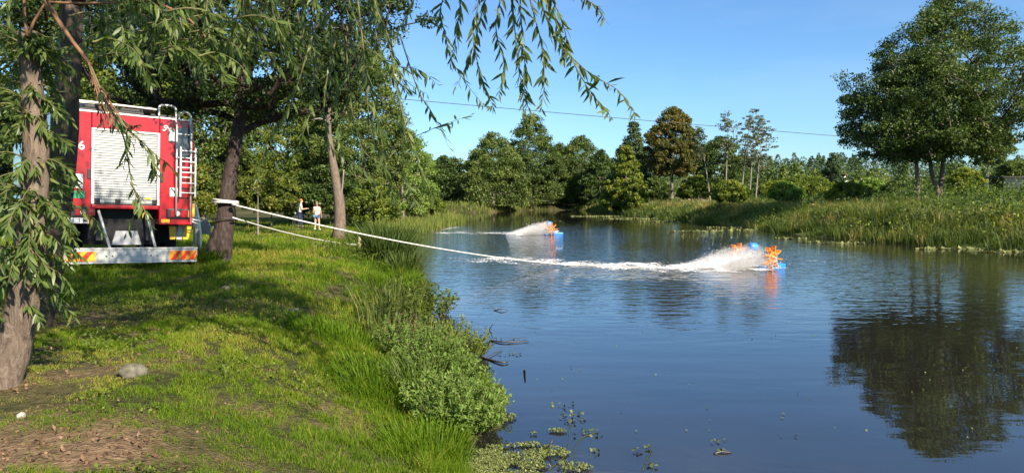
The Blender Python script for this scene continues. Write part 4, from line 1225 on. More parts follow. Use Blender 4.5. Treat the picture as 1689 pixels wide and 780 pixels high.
# roller shutter: frame, slats, handle bar with four black catches
b = MB()
for lo, hi in (((-.66, -.012, 1.31), (-.615, .03, 2.77)), ((.515, -.012, 1.31), (.56, .03, 2.77)), ((-.613, -.012, 2.735), (.513, .03, 2.77))): b.box(lo, hi)
shut = part(b, 'roller_shutter', 'aluminium')
b = MB(); k = 27
for i in range(k):
    z0 = 1.40 + i * (1.335 / k); hgt = 1.335 / k
    b.prism([(-.61, .04, z0), (-.61, .018, z0 + .002), (-.61, .013, z0 + hgt * .5), (-.61, .017, z0 + hgt - .004), (-.61, .04, z0 + hgt - .002)][::-1], (1.12, 0, 0))
part(b, 'shutter_slats', 'shutter_metal', parent=shut, kind='stuff')
b = MB(); b.box((-.612, .0, 1.315), (.512, .03, 1.395)); part(b, 'bottom_rail', 'shutter_metal', parent=shut)
for xx in (-.56, -.2, .14, .47):
    b = MB(); b.box((xx - .045, -.05, 1.34), (xx + .045, -.002, 1.42)); b.box((xx - .03, -.065, 1.37), (xx + .03, -.052, 1.40)); part(b, 'catch', 'black_plastic', bevel=.008, parent=shut)
b = MB(); b.tube([(-.60, -.035, 1.335), (.50, -.035, 1.335)], .008, 8); part(b, 'lift_bar', 'black_plastic', parent=shut)
b = MB(); b.box((.30, .004, 1.42), (.41, .010, 1.455)); part(b, 'yellow_sticker', 'yellow_paint', parent=shut)
b = MB(); b.box((-.654, .03, 1.31), (.554, .054, 1.315)); b.box((.513, -.006, 1.40), (.5145, .02, 2.73)); part(b, 'shutter_seal', 'black_rubber')
# roof gear
b = MB(); b.box((-1.18, -.01, 3.062), (1.16, .05, 3.10)); part(b, 'roof_edge_rail', 'aluminium', bevel=.006)
b = MB(); b.box((-1.0, .08, 3.062), (.95, 3.9, 3.16)); b.box((-.75, .2, 3.162), (.3, 1.4, 3.23)); part(b, 'roof_locker', 'black_plastic', bevel=.02)
rl = MB()
for xx in (-.95, -.55): rl.tube([(xx, -.15, 3.26), (xx, 3.8, 3.26)], .025, 8)
for yy in np.arange(-.05, 3.8, .3): rl.tube([(-.95, yy, 3.26), (-.55, yy, 3.26)], .014, 6)
part(rl, 'roof_ladder', 'aluminium', smooth_shade=True)
b = MB(); b.tube([(-.95, -.16, 3.24), (.45, -.16, 3.22)], .02, 8); part(b, 'roof_cross_bar', 'aluminium')
b = MB(); b.box((.27, -.1, 3.15), (.40, .06, 3.27)); part(b, 'work_lamp', 'black_plastic', bevel=.015)
for x0, x1, zt in ((.54, .86, 3.34), (.93, 1.15, 3.24)):
    b = MB(); b.tube(spline([(x0, 0, 3.08), (x0, 0, zt - .06), (x0 + .06, 0, zt), (x1 - .06, 0, zt), (x1, 0, zt - .07), (x1, 0, 2.95)], 22), .022, 8); part(b, 'grab_rail', 'aluminium', smooth_shade=True)
# ladder on the right rear corner
lad = MB(); lad.tube([(.86, -.09, 1.12), (.86, -.09, 3.0)], .018, 8); lad.tube([(1.14, -.09, 1.05), (1.14, -.09, 3.0)], .018, 8)
ladder = part(lad, 'rear_ladder', 'aluminium', smooth_shade=True)
for zz in (2.78, 2.30, 2.10, 1.90): b = MB(); b.tube([(.86, -.09, zz), (1.14, -.09, zz)], .013, 7); part(b, 'rung', 'aluminium', parent=ladder)
lad = MB()
for xx in (.92, 1.21): lad.box((xx - .015, -.17, 1.50), (xx + .015, -.14, 2.52))
fold = part(lad, 'folding_ladder', 'aluminium')
for zz in (2.44, 2.22, 2.00, 1.78, 1.58): b = MB(); b.tube([(.935, -.155, zz), (1.195, -.155, zz)], .014, 7); part(b, 'rung', 'aluminium', parent=fold)
b = MB(); b.box((.84, -.004, 2.30), (1.16, -.002, 2.92)); part(b, 'rear_window', 'glass_dark')
b = MB(); b.box((.72, -.03, 2.62), (.84, -.002, 2.86)); part(b, 'scene_lamp', 'grey_paint', bevel=.01)
# lamps, plate, stickers
for x0, x1, rx in ((-1.12, -.68, -.80), (.70, 1.17, .90)):
    b = MB(); b.box((x0, -.045, 1.05), (x1, -.002, 1.25)); tl = part(b, 'tail_light', 'black_plastic', bevel=.02)
    for l0, l1 in ((rx - .13, rx - .055), (rx + .055, rx + .2)):
        b = MB(); b.box((l0, -.058, 1.08), (l1, -.047, 1.22)); part(b, 'red_lens', 'red_lens', parent=tl, bevel=.008)
    b = MB(); b.tube([(rx, -.062, 1.15), (rx, -.047, 1.15)], .052, 16); part(b, 'reversing_lens', 'clear_lens', parent=tl)
    b = MB(); b.box((x1 - .06, -.056, 1.08), (x1 - .015, -.047, 1.22)); part(b, 'indicator_lens', 'signal_orange', parent=tl)
def text_mesh(body, size, name, mat, parent, loc, shear=0):
    cu = bpy.data.curves.new(name, 'FONT'); cu.body = body; cu.size = size; cu.extrude = .0015; cu.shear = shear; cu.offset = size * .012
    tmp = bpy.data.objects.new(name + '_tmp', cu); col.objects.link(tmp)
    me = bpy.data.meshes.new_from_object(tmp.evaluated_get(bpy.context.evaluated_depsgraph_get()))
    bpy.data.objects.remove(tmp)
    o = bpy.data.objects.new(name, me); col.objects.link(o)
    me.materials.clear(); me.materials.append(mat)
    o.parent = parent; o.location = loc; o.rotation_euler = (math.pi / 2, 0, 0)
    return o
b = MB(); b.box((-1.10, -.02, .93), (-.70, -.002, 1.035)); plate = part(b, 'licence_plate', 'white_paint', bevel=.004)
for i, chx in enumerate('511M'):
    text_mesh(chx, .10, 'plate_character', MATS['black_plastic'], plate, (-1.06 + .075 * i + (.03 if i > 1 else 0), -.0225, .95))
text_mesh('56', .23, 'fleet_number', MATS['white_paint'], truck, (-1.0, -.003, 2.34))
text_mesh('S', .16, 'script_marking', MATS['white_paint'], truck, (.60, -.003, 2.83), .35)
b = MB()
b.tube(spline([(.68, -.003, 2.87), (.71, -.003, 2.91), (.735, -.003, 2.865), (.765, -.003, 2.90), (.79, -.003, 2.865), (.83, -.003, 2.90)], 18), .007, 4); part(b, 'script_stroke', 'white_paint')
b = MB(); b.box((-1.06, -.008, 1.60), (-.80, -.002, 1.87)); st = part(b, 'notice_sticker', 'white_paint')
b = MB(); b.box((-1.02, -.0105, 1.72), (-.86, -.0085, 1.735)); b.box((-1.02, -.0105, 1.69), (-.90, -.0085, 1.70)); part(b, 'notice_print', 'signal_red', parent=st)
b = MB(); b.box((-1.11, -.008, 1.41), (-.77, -.002, 1.55)); part(b, 'green_sticker', 'green_print')
b = MB(); b.box((.60, -.006, .96), (.76, -.002, 1.03)); part(b, 'orange_reflector', 'signal_orange')
b = MB(); b.box((.76, -.008, 1.50), (.92, -.002, 1.68)); hs_ = part(b, 'hazard_plate', 'white_paint')
b = MB(); b.prism([(.765, -.0095, 1.675), (.80, -.0095, 1.675), (.915, -.0095, 1.52), (.88, -.0095, 1.52)], (0, .001, 0)); part(b, 'hazard_stripe', 'black_plastic', parent=hs_)
for xx in (-.70, .60):
    b = MB(); b.box((xx - .03, -.018, 1.78), (xx + .03, -.002, 1.98)); part(b, 'door_catch', 'black_plastic', bevel=.01)
# side gear at the right rear corner
b = MB(); b.box((1.215, .15, 1.08), (1.30, .4, 1.36)); part(b, 'yellow_wheel_chock', 'yellow_paint', bevel=.01)
b = MB(); b.tube([(1.18, .02, .93), (1.18, .02, 1.55)], .022, 8); b.tube([(1.2, .05, 1.04), (1.42, .1, 1.0)], .012, 6); b.tube([(1.2, .05, 1.0), (1.36, .1, .93)], .012, 6); part(b, 'corner_rail', 'aluminium', smooth_shade=True)
# chassis, struts and rear beam
b = MB(); b.box((-.655, .30, .50), (.555, 1.2, 1.215)); part(b, 'recess_block', 'black_rubber')  # plain black block filling the recess below the shutter
b = MB()
for xx in (-.5, .4): b.box((xx - .05, .1, .60), (xx + .05, 7.2, .85))
b.box((-.95, 1.55, .46), (.95, 1.70, .60)); part(b, 'chassis_frame', 'dark_steel')
b = MB(); b.prism([(-.25, .26, .50), (.30, .26, .50), (.22, .26, .78), (-.17, .26, .78)], (0, .02, 0)); part(b, 'grey_cover', 'grey_paint')
for x0, x1 in ((-.52, -.36), (.33, .46)):
    b = MB(); b.tube([(x0, .06, 1.18), (x1, -.16, .46)], .026, 8); part(b, 'beam_strut', 'aluminium', smooth_shade=True)
b = MB(); b.box((-1.25, -.24, .20), (1.25, -.10, .43)); b.box((-1.25, -.25, .432), (1.25, -.02, .465)); b.box((-1.22, -.25, .165), (1.24, -.09, .198)); beam = part(b, 'rear_beam', 'bumper_metal', bevel=.008)
b = MB(); b.box((1.252, -.24, .17), (1.275, -.04, .46)); b.box((-1.275, -.24, .17), (-1.252, -.04, .46)); part(b, 'beam_end_cap', 'black_rubber', parent=beam)
for s, x0, x1 in ((-1, -1.235, -.62), (1, .70, 1.23)):
    b = MB(); b.box((x0, -.246, .215), (x1, -.2415, .40)); pn = part(b, 'stripe_panel', 'signal_orange', parent=beam)
b = MB()
for x0, x1 in ((-1.235, -.62), (.70, 1.23)):
    n_s = 3; wdt = (x1 - x0) / (2 * n_s)
    for i in range(n_s):
        xa = x0 + wdt * (2 * i + (0 if x0 < 0 else 1)) - .0
        z0, z1, sk = .217, .398, .07
        xl, xr = max(xa - sk, x0 + .002), min(xa + wdt - sk, x1 - .002)
        tl_, tr_ = max(xa + sk, x0 + .002), min(xa + wdt + sk, x1 - .002)
        b.prism([(xl, -.2475, z0), (xr, -.2475, z0), (tr_, -.2475, z1), (tl_, -.2475, z1)], (0, .001, 0))
part(b, 'red_stripes', 'signal_red', parent=beam, kind='stuff')
for xx in (-.44, -.33, .36, .47):
    b = MB(); b.tube([(xx, -.252, .31), (xx, -.241, .31)], .014, 10); part(b, 'bolt', 'dark_steel', parent=beam)
# rear wheels, mudguards and striped flaps
def wheel(x, y, w, r=.50):
    b = MB(); prof_ = [(-.5, .62), (-.5, .9), (-.42, .985), (-.2, 1.0), (.2, 1.0), (.42, .985), (.5, .9), (.5, .62)]
    n = 28; vs = [(x + u * w, y + math.cos(2*math.pi*k/n) * rr * r, r + .01 + math.sin(2*math.pi*k/n) * rr * r) for u, rr in prof_ for k in range(n)]
    fs = [(i*n + k, i*n + (k+1) % n, (i+1)*n + (k+1) % n, (i+1)*n + k) for i in range(len(prof_) - 1) for k in range(n)]
    b.add(vs, fs)
    o = part(b, 'wheel', 'black_rubber', smooth_shade=True)
    b = MB(); b.tube([(x - w * .32, y, r + .01), (x + w * .32, y, r + .01)], r * .63, 24); b.tube([(x - w * .5, y, r + .01), (x + w * .5, y, r + .01)], r * .2, 14); part(b, 'rim', 'grey_paint', parent=o)
for xx in (-1.07, -.74, .74, 1.07): wheel(xx, 1.62, .29)
for xx in (-1.03, 1.03): wheel(xx, 6.3, .32)
for s in (-1, 1):
    b = MB(); n = 12
    out = [(1.62 + math.cos(math.pi * (.12 + .88 * k / n)) * -.62 * 1.0, .52 + math.sin(math.pi * (.12 + .88 * k / n)) * .58) for k in range(n + 1)]
    inn = [(1.62 + math.cos(math.pi * (.12 + .88 * k / n)) * -.56, .52 + math.sin(math.pi * (.12 + .88 * k / n)) * .54) for k in range(n + 1)]
    pts = [(s * .58, y_, z_) for y_, z_ in out] + [(s * .58, y_, z_) for y_, z_ in inn[::-1]]
    b.prism(pts, (s * .63, 0, 0)); part(b, 'mudguard', 'black_plastic')
    b = MB(); b.prism([(s * .56, .96, .50), (s * 1.14, .96, .50), (s * 1.2, .96, .90), (s * .56, .96, .90)], (0, .03, 0)); part(b, 'mud_flap', 'black_rubber')
    for i, (u0, mname) in enumerate(((.80, 'yellow_paint'), (.93, 'grey_paint'), (1.06, 'yellow_paint'))):
        b = MB(); b.prism([(s * (u0 + .08 - .0), .40, .60), (s * (u0 + .18), .40, .60), (s * (u0 + .26), .40, .88), (s * (u0 + .06), .40, .88)], (0, .02, 0)); part(b, 'chevron_board', mname)

# ---------------------------------------------------------------- paddle wheel aerators
def torus(b, c, axis, R0, r, n=24, m=8):
    axis = Vector(axis).normalized(); u = axis.orthogonal().normalized(); w = axis.cross(u)
    vs, fs = [], []
    for i in range(n):
        a = 2*math.pi*i/n; d = u*math.cos(a) + w*math.sin(a)
        for j in range(m):
            q = 2*math.pi*j/m; vs.append(Vector(c) + d*(R0 + r*math.cos(q)) + axis*(r*math.sin(q)))
    for i in range(n):
        for j in range(m):
            fs.append((i*m + j, ((i+1) % n)*m + j, ((i+1) % n)*m + (j+1) % m, i*m + (j+1) % m))
    b.add(vs, fs)

def aerator(label, px, py, rotz, spin):
    p = at_z(px, py, 0)
    r = thing('paddle_aerator', label, 'aerator', (p.x, p.y, .0), 'paddle wheel aerators on the river', (0, 0, rotz))
    for s in (-1, 1):     # two blue floats, one under each end of the frame
        b = MB(); yy = s * .52
        out = [(-.36, .0), (-.28, -.06), (.62, -.06), (.78, .03), (.78, .11), (.72, .13), (-.28, .13), (-.36, .10)]
        b.prism([(x, yy - .15, z) for x, z in out][::-1], (0, .30, 0))
        f = part(b, 'float', 'blue_plastic', bevel=.03, parent=r)
    b = MB()
    for yy in (-.52, .52): b.tube([(.55, yy, .2), (-.45, yy, .2)], .022, 8)
    for xx in (.5, .12): b.tube([(xx, -.52, .22), (xx, .52, .22)], .022, 8)
    part(b, 'frame', 'aluminium', parent=r, smooth_shade=True)
    b = MB(); b.tube([(0, -.95, .36), (0, .75, .36)], .022, 10); part(b, 'axle', 'aluminium', parent=r)
    # motor under its blue cover
    b = MB(); prof_ = [(-.16, .05), (-.15, .10), (-.10, .13), (.10, .13), (.15, .10), (.16, .05)]
    b.tube([(.16 + u, .12, .62) for u, _ in prof_], [q for _, q in prof_], 18); part(b, 'motor_cover', 'blue_plastic', parent=r, smooth_shade=True)
    b = MB(); b.box((.02, -.02, .22), (.28, .24, .50)); part(b, 'gearbox', 'dark_steel', bevel=.02, parent=r)
    for yy in (-.80, .62):
        b = MB(); b.tube([(0, yy - .07, .36), (0, yy + .07, .36)], .06, 14); torus(b, (0, yy - .05, .36), (0, 1, 0), .145, .022); torus(b, (0, yy + .05, .36), (0, 1, 0), .145, .022)
        w = part(b, 'paddle_wheel', 'orange_plastic', parent=r, smooth_shade=True)
        for k in range(8):
            a = 2*math.pi*(k + spin)/8; M = Matrix.Translation((0, yy, .36)) @ Matrix.Rotation(a, 4, 'Y')
            b = MB()
            b.box((.05, -.014, -.014), (.20, .014, .014), mat=M)
            # a scooped paddle with a row of holes between its ribs
            for (lo, hi) in (((.17, -.09, -.012), (.235, .09, .012)), ((.237, -.09, -.010), (.30, -.055, .014)), ((.237, -.018, -.010), (.30, .018, .014)), ((.237, .055, -.010), (.30, .09, .014)), ((.302, -.09, .0), (.36, .09, .026))):
                b.box(lo, hi, mat=M)
            part(b, 'paddle', 'orange_plastic', parent=w)
    return r, p
ae1, p1 = aerator('nearer orange paddle wheel aerator with blue floats churning the river', 1240, 440, R(28), .3)
ae2, p2 = aerator('farther small orange paddle wheel aerator in the middle of the river', 903, 386.5, R(14), .1)

m, n_, l_, o_ = new_mat('spray')
p_ = n_.new('ShaderNodeBsdfPrincipled'); p_.inputs['Base Color'].default_value = (.93, .91, .88, 1); p_.inputs['Roughness'].default_value = .4
t_ = n_.new('ShaderNodeBsdfTranslucent'); t_.inputs['Color'].default_value = (.9, .88, .84, 1)
mx_ = n_.new('ShaderNodeMixShader'); mx_.inputs[0].default_value = .45
l_.new(p_.outputs[0], mx_.inputs[1]); l_.new(t_.outputs[0], mx_.inputs[2]); l_.new(mx_.outputs[0], o_.inputs[0])
MATS['spray'] = m

def spray(label, p, n, length, height, width, size, off):
    """Droplets thrown by the paddles: dense and low by the wheel, thinning out along the stream."""
    s = rng.uniform(0, 1, n) ** .75                                   # along the throw
    a = rng.uniform(.35, 1.05, n)
    arc = np.sin(np.pi * np.clip(s * .8 + .25, 0, 1)) * (1 - s) ** .55
    z = height * arc * a * rng.uniform(0, 1, n) ** .62
    x = p.x - .05 + .32 * (1 - s) * rng.uniform(0, 1, n) - s * length
    y = p.y + rng.normal(0, 1, n) * width * (.55 + .6 * s)
    front = np.where(rng.uniform(0, 1, n) < .5, 1.0, -.65)             # each of the two wheels throws its own plume
    x = x + front * off[0]; y = y + front * off[1]
    k = rng.uniform(0, 1, n) < .03                                    # stray drops all round
    x = np.where(k, p.x - .5 + rng.normal(0, .55, n), x); z = np.where(k, np.abs(rng.normal(0, .45, n)) * height, z)
    pos = np.stack([x, y, np.maximum(z, .01)], -1)
    d = unit(rng.normal(size=(n, 3))); u = unit(np.cross(d, rng.normal(size=(n, 3)))); w = np.cross(d, u)
    L = (size * rng.lognormal(0, .45, n))[:, None]
    v = np.stack([pos + d*L, pos + u*L*.8, pos + w*L*.8, pos - (d + u + w)*L*.55], 1).reshape(-1, 3)
    i = np.arange(n) * 4
    f = np.concatenate([np.stack(q, -1) for q in ((i, i+1, i+2), (i, i+3, i+1), (i, i+2, i+3), (i+1, i+3, i+2))])
    return tag(np_mesh('water_spray', v, [f], MATS['spray']), label, 'water spray', kind='stuff')
spray('white spray thrown up by the nearer paddle wheels', p1, 34000, 1.7, .74, .30, .0076, (.37, -.70))
spray('white spray thrown up by the farther paddle wheels', p2, 22000, 2.0, .85, .30, .0105, (.19, -.77))

def mist(label, p, length, height, half, dens):
    """The fine mist in the plume: a small closed wedge of scattering air."""
    m, n, l, out = new_mat('spray_mist')
    tc = n.new('ShaderNodeTexCoord'); sp = n.new('ShaderNodeSeparateXYZ'); l.new(tc.outputs['Object'], sp.inputs[0])
    def M(op, a, b=None, clamp=False):
        k = n.new('ShaderNodeMath'); k.operation = op; k.use_clamp = clamp
        for i, v in enumerate((a, b)):
            if v is None: continue
            if isinstance(v, (int, float)): k.inputs[i].default_value = v
            else: l.new(v, k.inputs[i])
        return k.outputs[0]
    s = M('MULTIPLY', sp.outputs['X'], -1.0 / length, True)
    top = M('MULTIPLY', M('POWER', M('SUBTRACT', 1.0, s, True), .8), height)
    fz = M('SUBTRACT', 1.0, M('DIVIDE', sp.outputs['Z'], M('MAXIMUM', top, .02)), True)
    fy = M('SUBTRACT', 1.0, M('POWER', M('DIVIDE', M('ABSOLUTE', sp.outputs['Y']), half), 2.0), True)
    t = n.new('ShaderNodeTexNoise'); t.inputs['Scale'].default_value = 4.5; t.inputs['Detail'].default_value = 4; t.inputs['Roughness'].default_value = .7
    l.new(tc.outputs['Object'], t.inputs['Vector'])
    nz = M('MULTIPLY', M('SUBTRACT', t.outputs['Fac'], .40, True), 6.0)
    fx = M('SUBTRACT', 1.0, M('MULTIPLY', M('MAXIMUM', sp.outputs['X'], 0.0), 4.0), True)
    d = M('MULTIPLY', M('MULTIPLY', M('MULTIPLY', M('MULTIPLY', fz, fx), fy), nz), dens)
    v = n.new('ShaderNodeVolumePrincipled'); v.inputs['Color'].default_value = (.998, .992, .98, 1); v.inputs['Anisotropy'].default_value = .1
    l.new(d, v.inputs['Density']); l.new(v.outputs[0], out.inputs['Volume'])
    b = MB(); b.prism([(.35, -half, .01), (-length, -half, .01), (-length, -half, .12), (-length * .5, -half, height * .75), (-.1, -half, height), (.35, -half, height * .8)][::-1], (0, 2 * half, 0))
    o = b.build('spray_mist', m); o.location = (p.x + .02, p.y - .05, 0)
    return tag(o, label, 'mist', kind='stuff')
mist('fine white mist in the plume of the nearer aerator', p1, 2.1, .78, .85, 5.5)
mist('fine white mist in the plume of the farther aerator', p2, 2.5, .85, .85, 5.0)

def foam_material():
    m, n, l, out = new_mat('river_foam')
    tc = n.new('ShaderNodeTexCoord'); mp = n.new('ShaderNodeMapping'); mp.inputs['Scale'].default_value = (2.4, .7, 1)
    l.new(tc.outputs['Object'], mp.inputs[0])
    t = n.new('ShaderNodeTexNoise'); t.inputs['Scale'].default_value = 4.5; t.inputs['Detail'].default_value = 7; t.inputs['Roughness'].default_value = .7
    l.new(mp.outputs[0], t.inputs['Vector'])
    t2 = n.new('ShaderNodeTexNoise'); t2.inputs['Scale'].default_value = 1.1; t2.inputs['Detail'].default_value = 3
    l.new(tc.outputs['Object'], t2.inputs['Vector'])
    tm = n.new('ShaderNodeMath'); tm.operation = 'MULTIPLY_ADD'; l.new(t2.outputs['Fac'], tm.inputs[0]); tm.inputs[1].default_value = .75; tm.inputs[2].default_value = -.375
    ts = n.new('ShaderNodeMath'); ts.operation = 'ADD'; l.new(t.outputs['Fac'], ts.inputs[0]); l.new(tm.outputs[0], ts.inputs[1])
    a = n.new('ShaderNodeAttribute'); a.attribute_name = 'foam_amount'
    s = n.new('ShaderNodeMath'); s.operation = 'SUBTRACT'; s.inputs[0].default_value = 1.0; l.new(a.outputs['Fac'], s.inputs[1])
    mr = n.new('ShaderNodeMath'); mr.operation = 'MULTIPLY_ADD'; l.new(s.outputs[0], mr.inputs[0]); mr.inputs[1].default_value = .62; mr.inputs[2].default_value = .30
    d = n.new('ShaderNodeMath'); d.operation = 'SUBTRACT'; l.new(ts.outputs[0], d.inputs[0]); l.new(mr.outputs[0], d.inputs[1])
    k = n.new('ShaderNodeMath'); k.operation = 'MULTIPLY'; k.use_clamp = True; l.new(d.outputs[0], k.inputs[0]); k.inputs[1].default_value = 5
    p = n.new('ShaderNodeBsdfPrincipled'); p.inputs['Base Color'].default_value = (.82, .80, .77, 1); p.inputs['Roughness'].default_value = .7
    tr = n.new('ShaderNodeBsdfTransparent'); mx = n.new('ShaderNodeMixShader')
    l.new(k.outputs[0], mx.inputs[0]); l.new(tr.outputs[0], mx.inputs[1]); l.new(p.outputs[0], mx.inputs[2]); l.new(mx.outputs[0], out.inputs[0])
    return m
FOAM = foam_material()
def foam(label, path, half, dens, z=.006):
    """A strip of foam lying on the water along path; dens fades it out."""
    P = spline([Vector((a[0], a[1], 0)) for a in path], 70)
    V, Dn_, Fs = [], [], []
    m_ = 7
    for i, q in enumerate(P):
        u = i / (len(P) - 1)
        t = (P[min(i+1, len(P)-1)] - P[max(i-1, 0)]).normalized(); s = Vector((-t.y, t.x, 0))
        hw = float(np.interp(u, np.linspace(0, 1, len(half)), half)); dn = float(np.interp(u, np.linspace(0, 1, len(dens)), dens))
        for j in range(m_):
            e = j / (m_ - 1) * 2 - 1
            V.append(tuple(q + s * e * hw + Vector((0, 0, z)))); Dn_.append(dn * (1 - abs(e) ** 2.2))
    for i in range(len(P) - 1):
        for j in range(m_ - 1):
            a = i*m_ + j; Fs.append((a, a+1, a+m_+1, a+m_))
    o = np_mesh('foam', np.array(V), [np.array(Fs)], FOAM)
    at_ = o.data.attributes.new('foam_amount', 'FLOAT', 'POINT'); at_.data.foreach_set('value', np.array(Dn_, np.float32))
    return tag(o, label, 'foam', kind='stuff')
def zp(*a): return [tuple(at_z(x, y, 0))[:2] for x, y in a]
foam('white foam streaming left from the nearer aerator along the rope', zp((1290, 440), (1230, 441), (1150, 441), (1050, 439), (960, 436), (880, 431), (800, 426), (765, 421)),
     [1.2, 2.0, 2.6, 2.5, 2.0, 2.4, 3.0, 2.0], [1.0, 1.0, .95, .88, .82, .78, .74, .1])
foam('white foam line streaming left from the farther aerator to the bank', zp((925, 385), (890, 385), (840, 384.5), (780, 384), (720, 384), (690, 385)), [1.6, 2.8, 3.0, 3.0, 3.6, 3.0], [.9, .95, .80, .70, .66, .4], .006)
foam('foam rim along the grassy spit', zp((690, 386), (720, 380), (745, 375.5), (764, 370)), [.7, .9, 1.0, .5], [.6, .7, .7, .2], .010)
foam('thin foam drift right of the nearer aerator', zp((1280, 436), (1310, 433), (1350, 432), (1385, 431)), [.5, .9, .7, .3], [.55, .6, .5, .1], .010)

# ---------------------------------------------------------------- ropes
D_r = 15.55
loop_c = at(372.5, 333.5, D2)
q0 = at(386, 338, D_r)
wl_ = [at_z(940, 437, .03), at_z(1000, 439, .02), at_z(1080, 440.5, .02), at_z(1160, 441.5, .02), at_z(1225, 441, .03)]
air = []
for k in range(12):
    u = k / 11
    q = q0.lerp(wl_[0], u); q.z -= .34 * 4 * u * (1 - u) * .55
    air.append(q)
rp = thing('mooring_rope', 'thick white rope running from the dark tree out to the nearer aerator', 'rope', tuple(q0))
b = MB(); b.tube(spline(air + wl_[1:] + [at_z(1262, 440, .2)], 90), .018, 7); b.build('rope', MATS['rope_fibre'], rp, local=False, smooth_shade=True)
b = MB()
cc = Vector(loop_c)
for dz, rr_ in ((0, .245), (.035, .25), (-.03, .25)):
    b.tube([cc + Vector((math.cos(a) * rr_, math.sin(a) * rr_, dz + .03 * math.cos(a + 2.2 + dz * 20))) for a in np.linspace(0, 2 * math.pi, 25)], .021, 6, cap=False)
b.blob(at(386, 336, D_r), (.06, .05, .05), seed=2, jitter=.2)
b.build('loop', MATS['rope_fibre'], rp, local=False, smooth_shade=True)
q1 = at(384, 359, D_r); q2 = at(592, 404, 24.5)
rp2 = thing('guy_rope', 'thinner white rope below, from the dark tree to the peg by the water', 'rope', tuple(q1))
b = MB(); pts = []
for k in range(16):
    u = k / 15; q = q1.lerp(q2, u); q.z -= .10 * 4 * u * (1 - u); pts.append(q)
b.tube(pts, .018, 6); b.build('rope', MATS['rope_fibre'], rp2, local=False, smooth_shade=True)
b = MB(); cc = at(373, 360, D2)
b.tube([cc + Vector((math.cos(a) * .245, math.sin(a) * .245, .012 * math.cos(a))) for a in np.linspace(0, 2 * math.pi, 25)], .012, 6, cap=False); b.build('loop', MATS['dark_steel'], rp2, local=False)
p = at(592, 408, 24.6); z = gz(p.x, p.y)
b = MB(); b.tube([(p.x, p.y, z - .15), (p.x + .02, p.y, z + .22), (p.x + .03, p.y, z + .42)], [.06, .055, .045], 8, wob=.2)
tag(b.build('peg', MATS['raw_wood'], smooth_shade=True), 'short pale wooden peg in the grass at the end of the thin rope', 'peg')
# power line crossing high above the river
b = MB(); a0, a1 = at(600, 158, 46), at(1950, 262, 92); pts = []
for k in range(40):
    u = k / 39; q = a0.lerp(a1, u); q.z -= .35 * 4 * u * (1 - u); pts.append(q)
b.tube(pts, .022, 5)
tag(b.build('power_line', MATS['cable']), 'dark overhead cable crossing the sky above the river', 'cable')

# ---------------------------------------------------------------- people
def skinned(name, joints, edges, mat, parent, root_id, levels=2):
    ids = list(joints); ix = {k: i for i, k in enumerate(ids)}
    me = bpy.data.meshes.new(name)
    me.from_pydata([Vector(joints[k][0]) for k in ids], [(ix[a], ix[c]) for a, c in edges], [])
    o = bpy.data.objects.new(name, me); col.objects.link(o)
    o.modifiers.new('skin', 'SKIN')
    if not me.skin_vertices:
        bm = bmesh.new(); bm.from_mesh(me); bm.verts.layers.skin.verify(); bm.to_mesh(me); bm.free()
    sv = me.skin_vertices[0].data
    for k in ids:
        r = joints[k][1]; sv[ix[k]].radius = r if isinstance(r, tuple) else (r, r)
        sv[ix[k]].use_root = (k == root_id)
    s = o.modifiers.new('sub', 'SUBSURF'); s.levels = levels; s.render_levels = levels
    dg = bpy.context.evaluated_depsgraph_get()
    out = bpy.data.meshes.new_from_object(o.evaluated_get(dg))
    bpy.data.objects.remove(o)
    out.materials.clear(); out.materials.append(MATS[mat])
    out.polygons.foreach_set('use_smooth', [True] * len(out.polygons))
    q = bpy.data.objects.new(name, out); col.objects.link(q); q.parent = parent
    return q

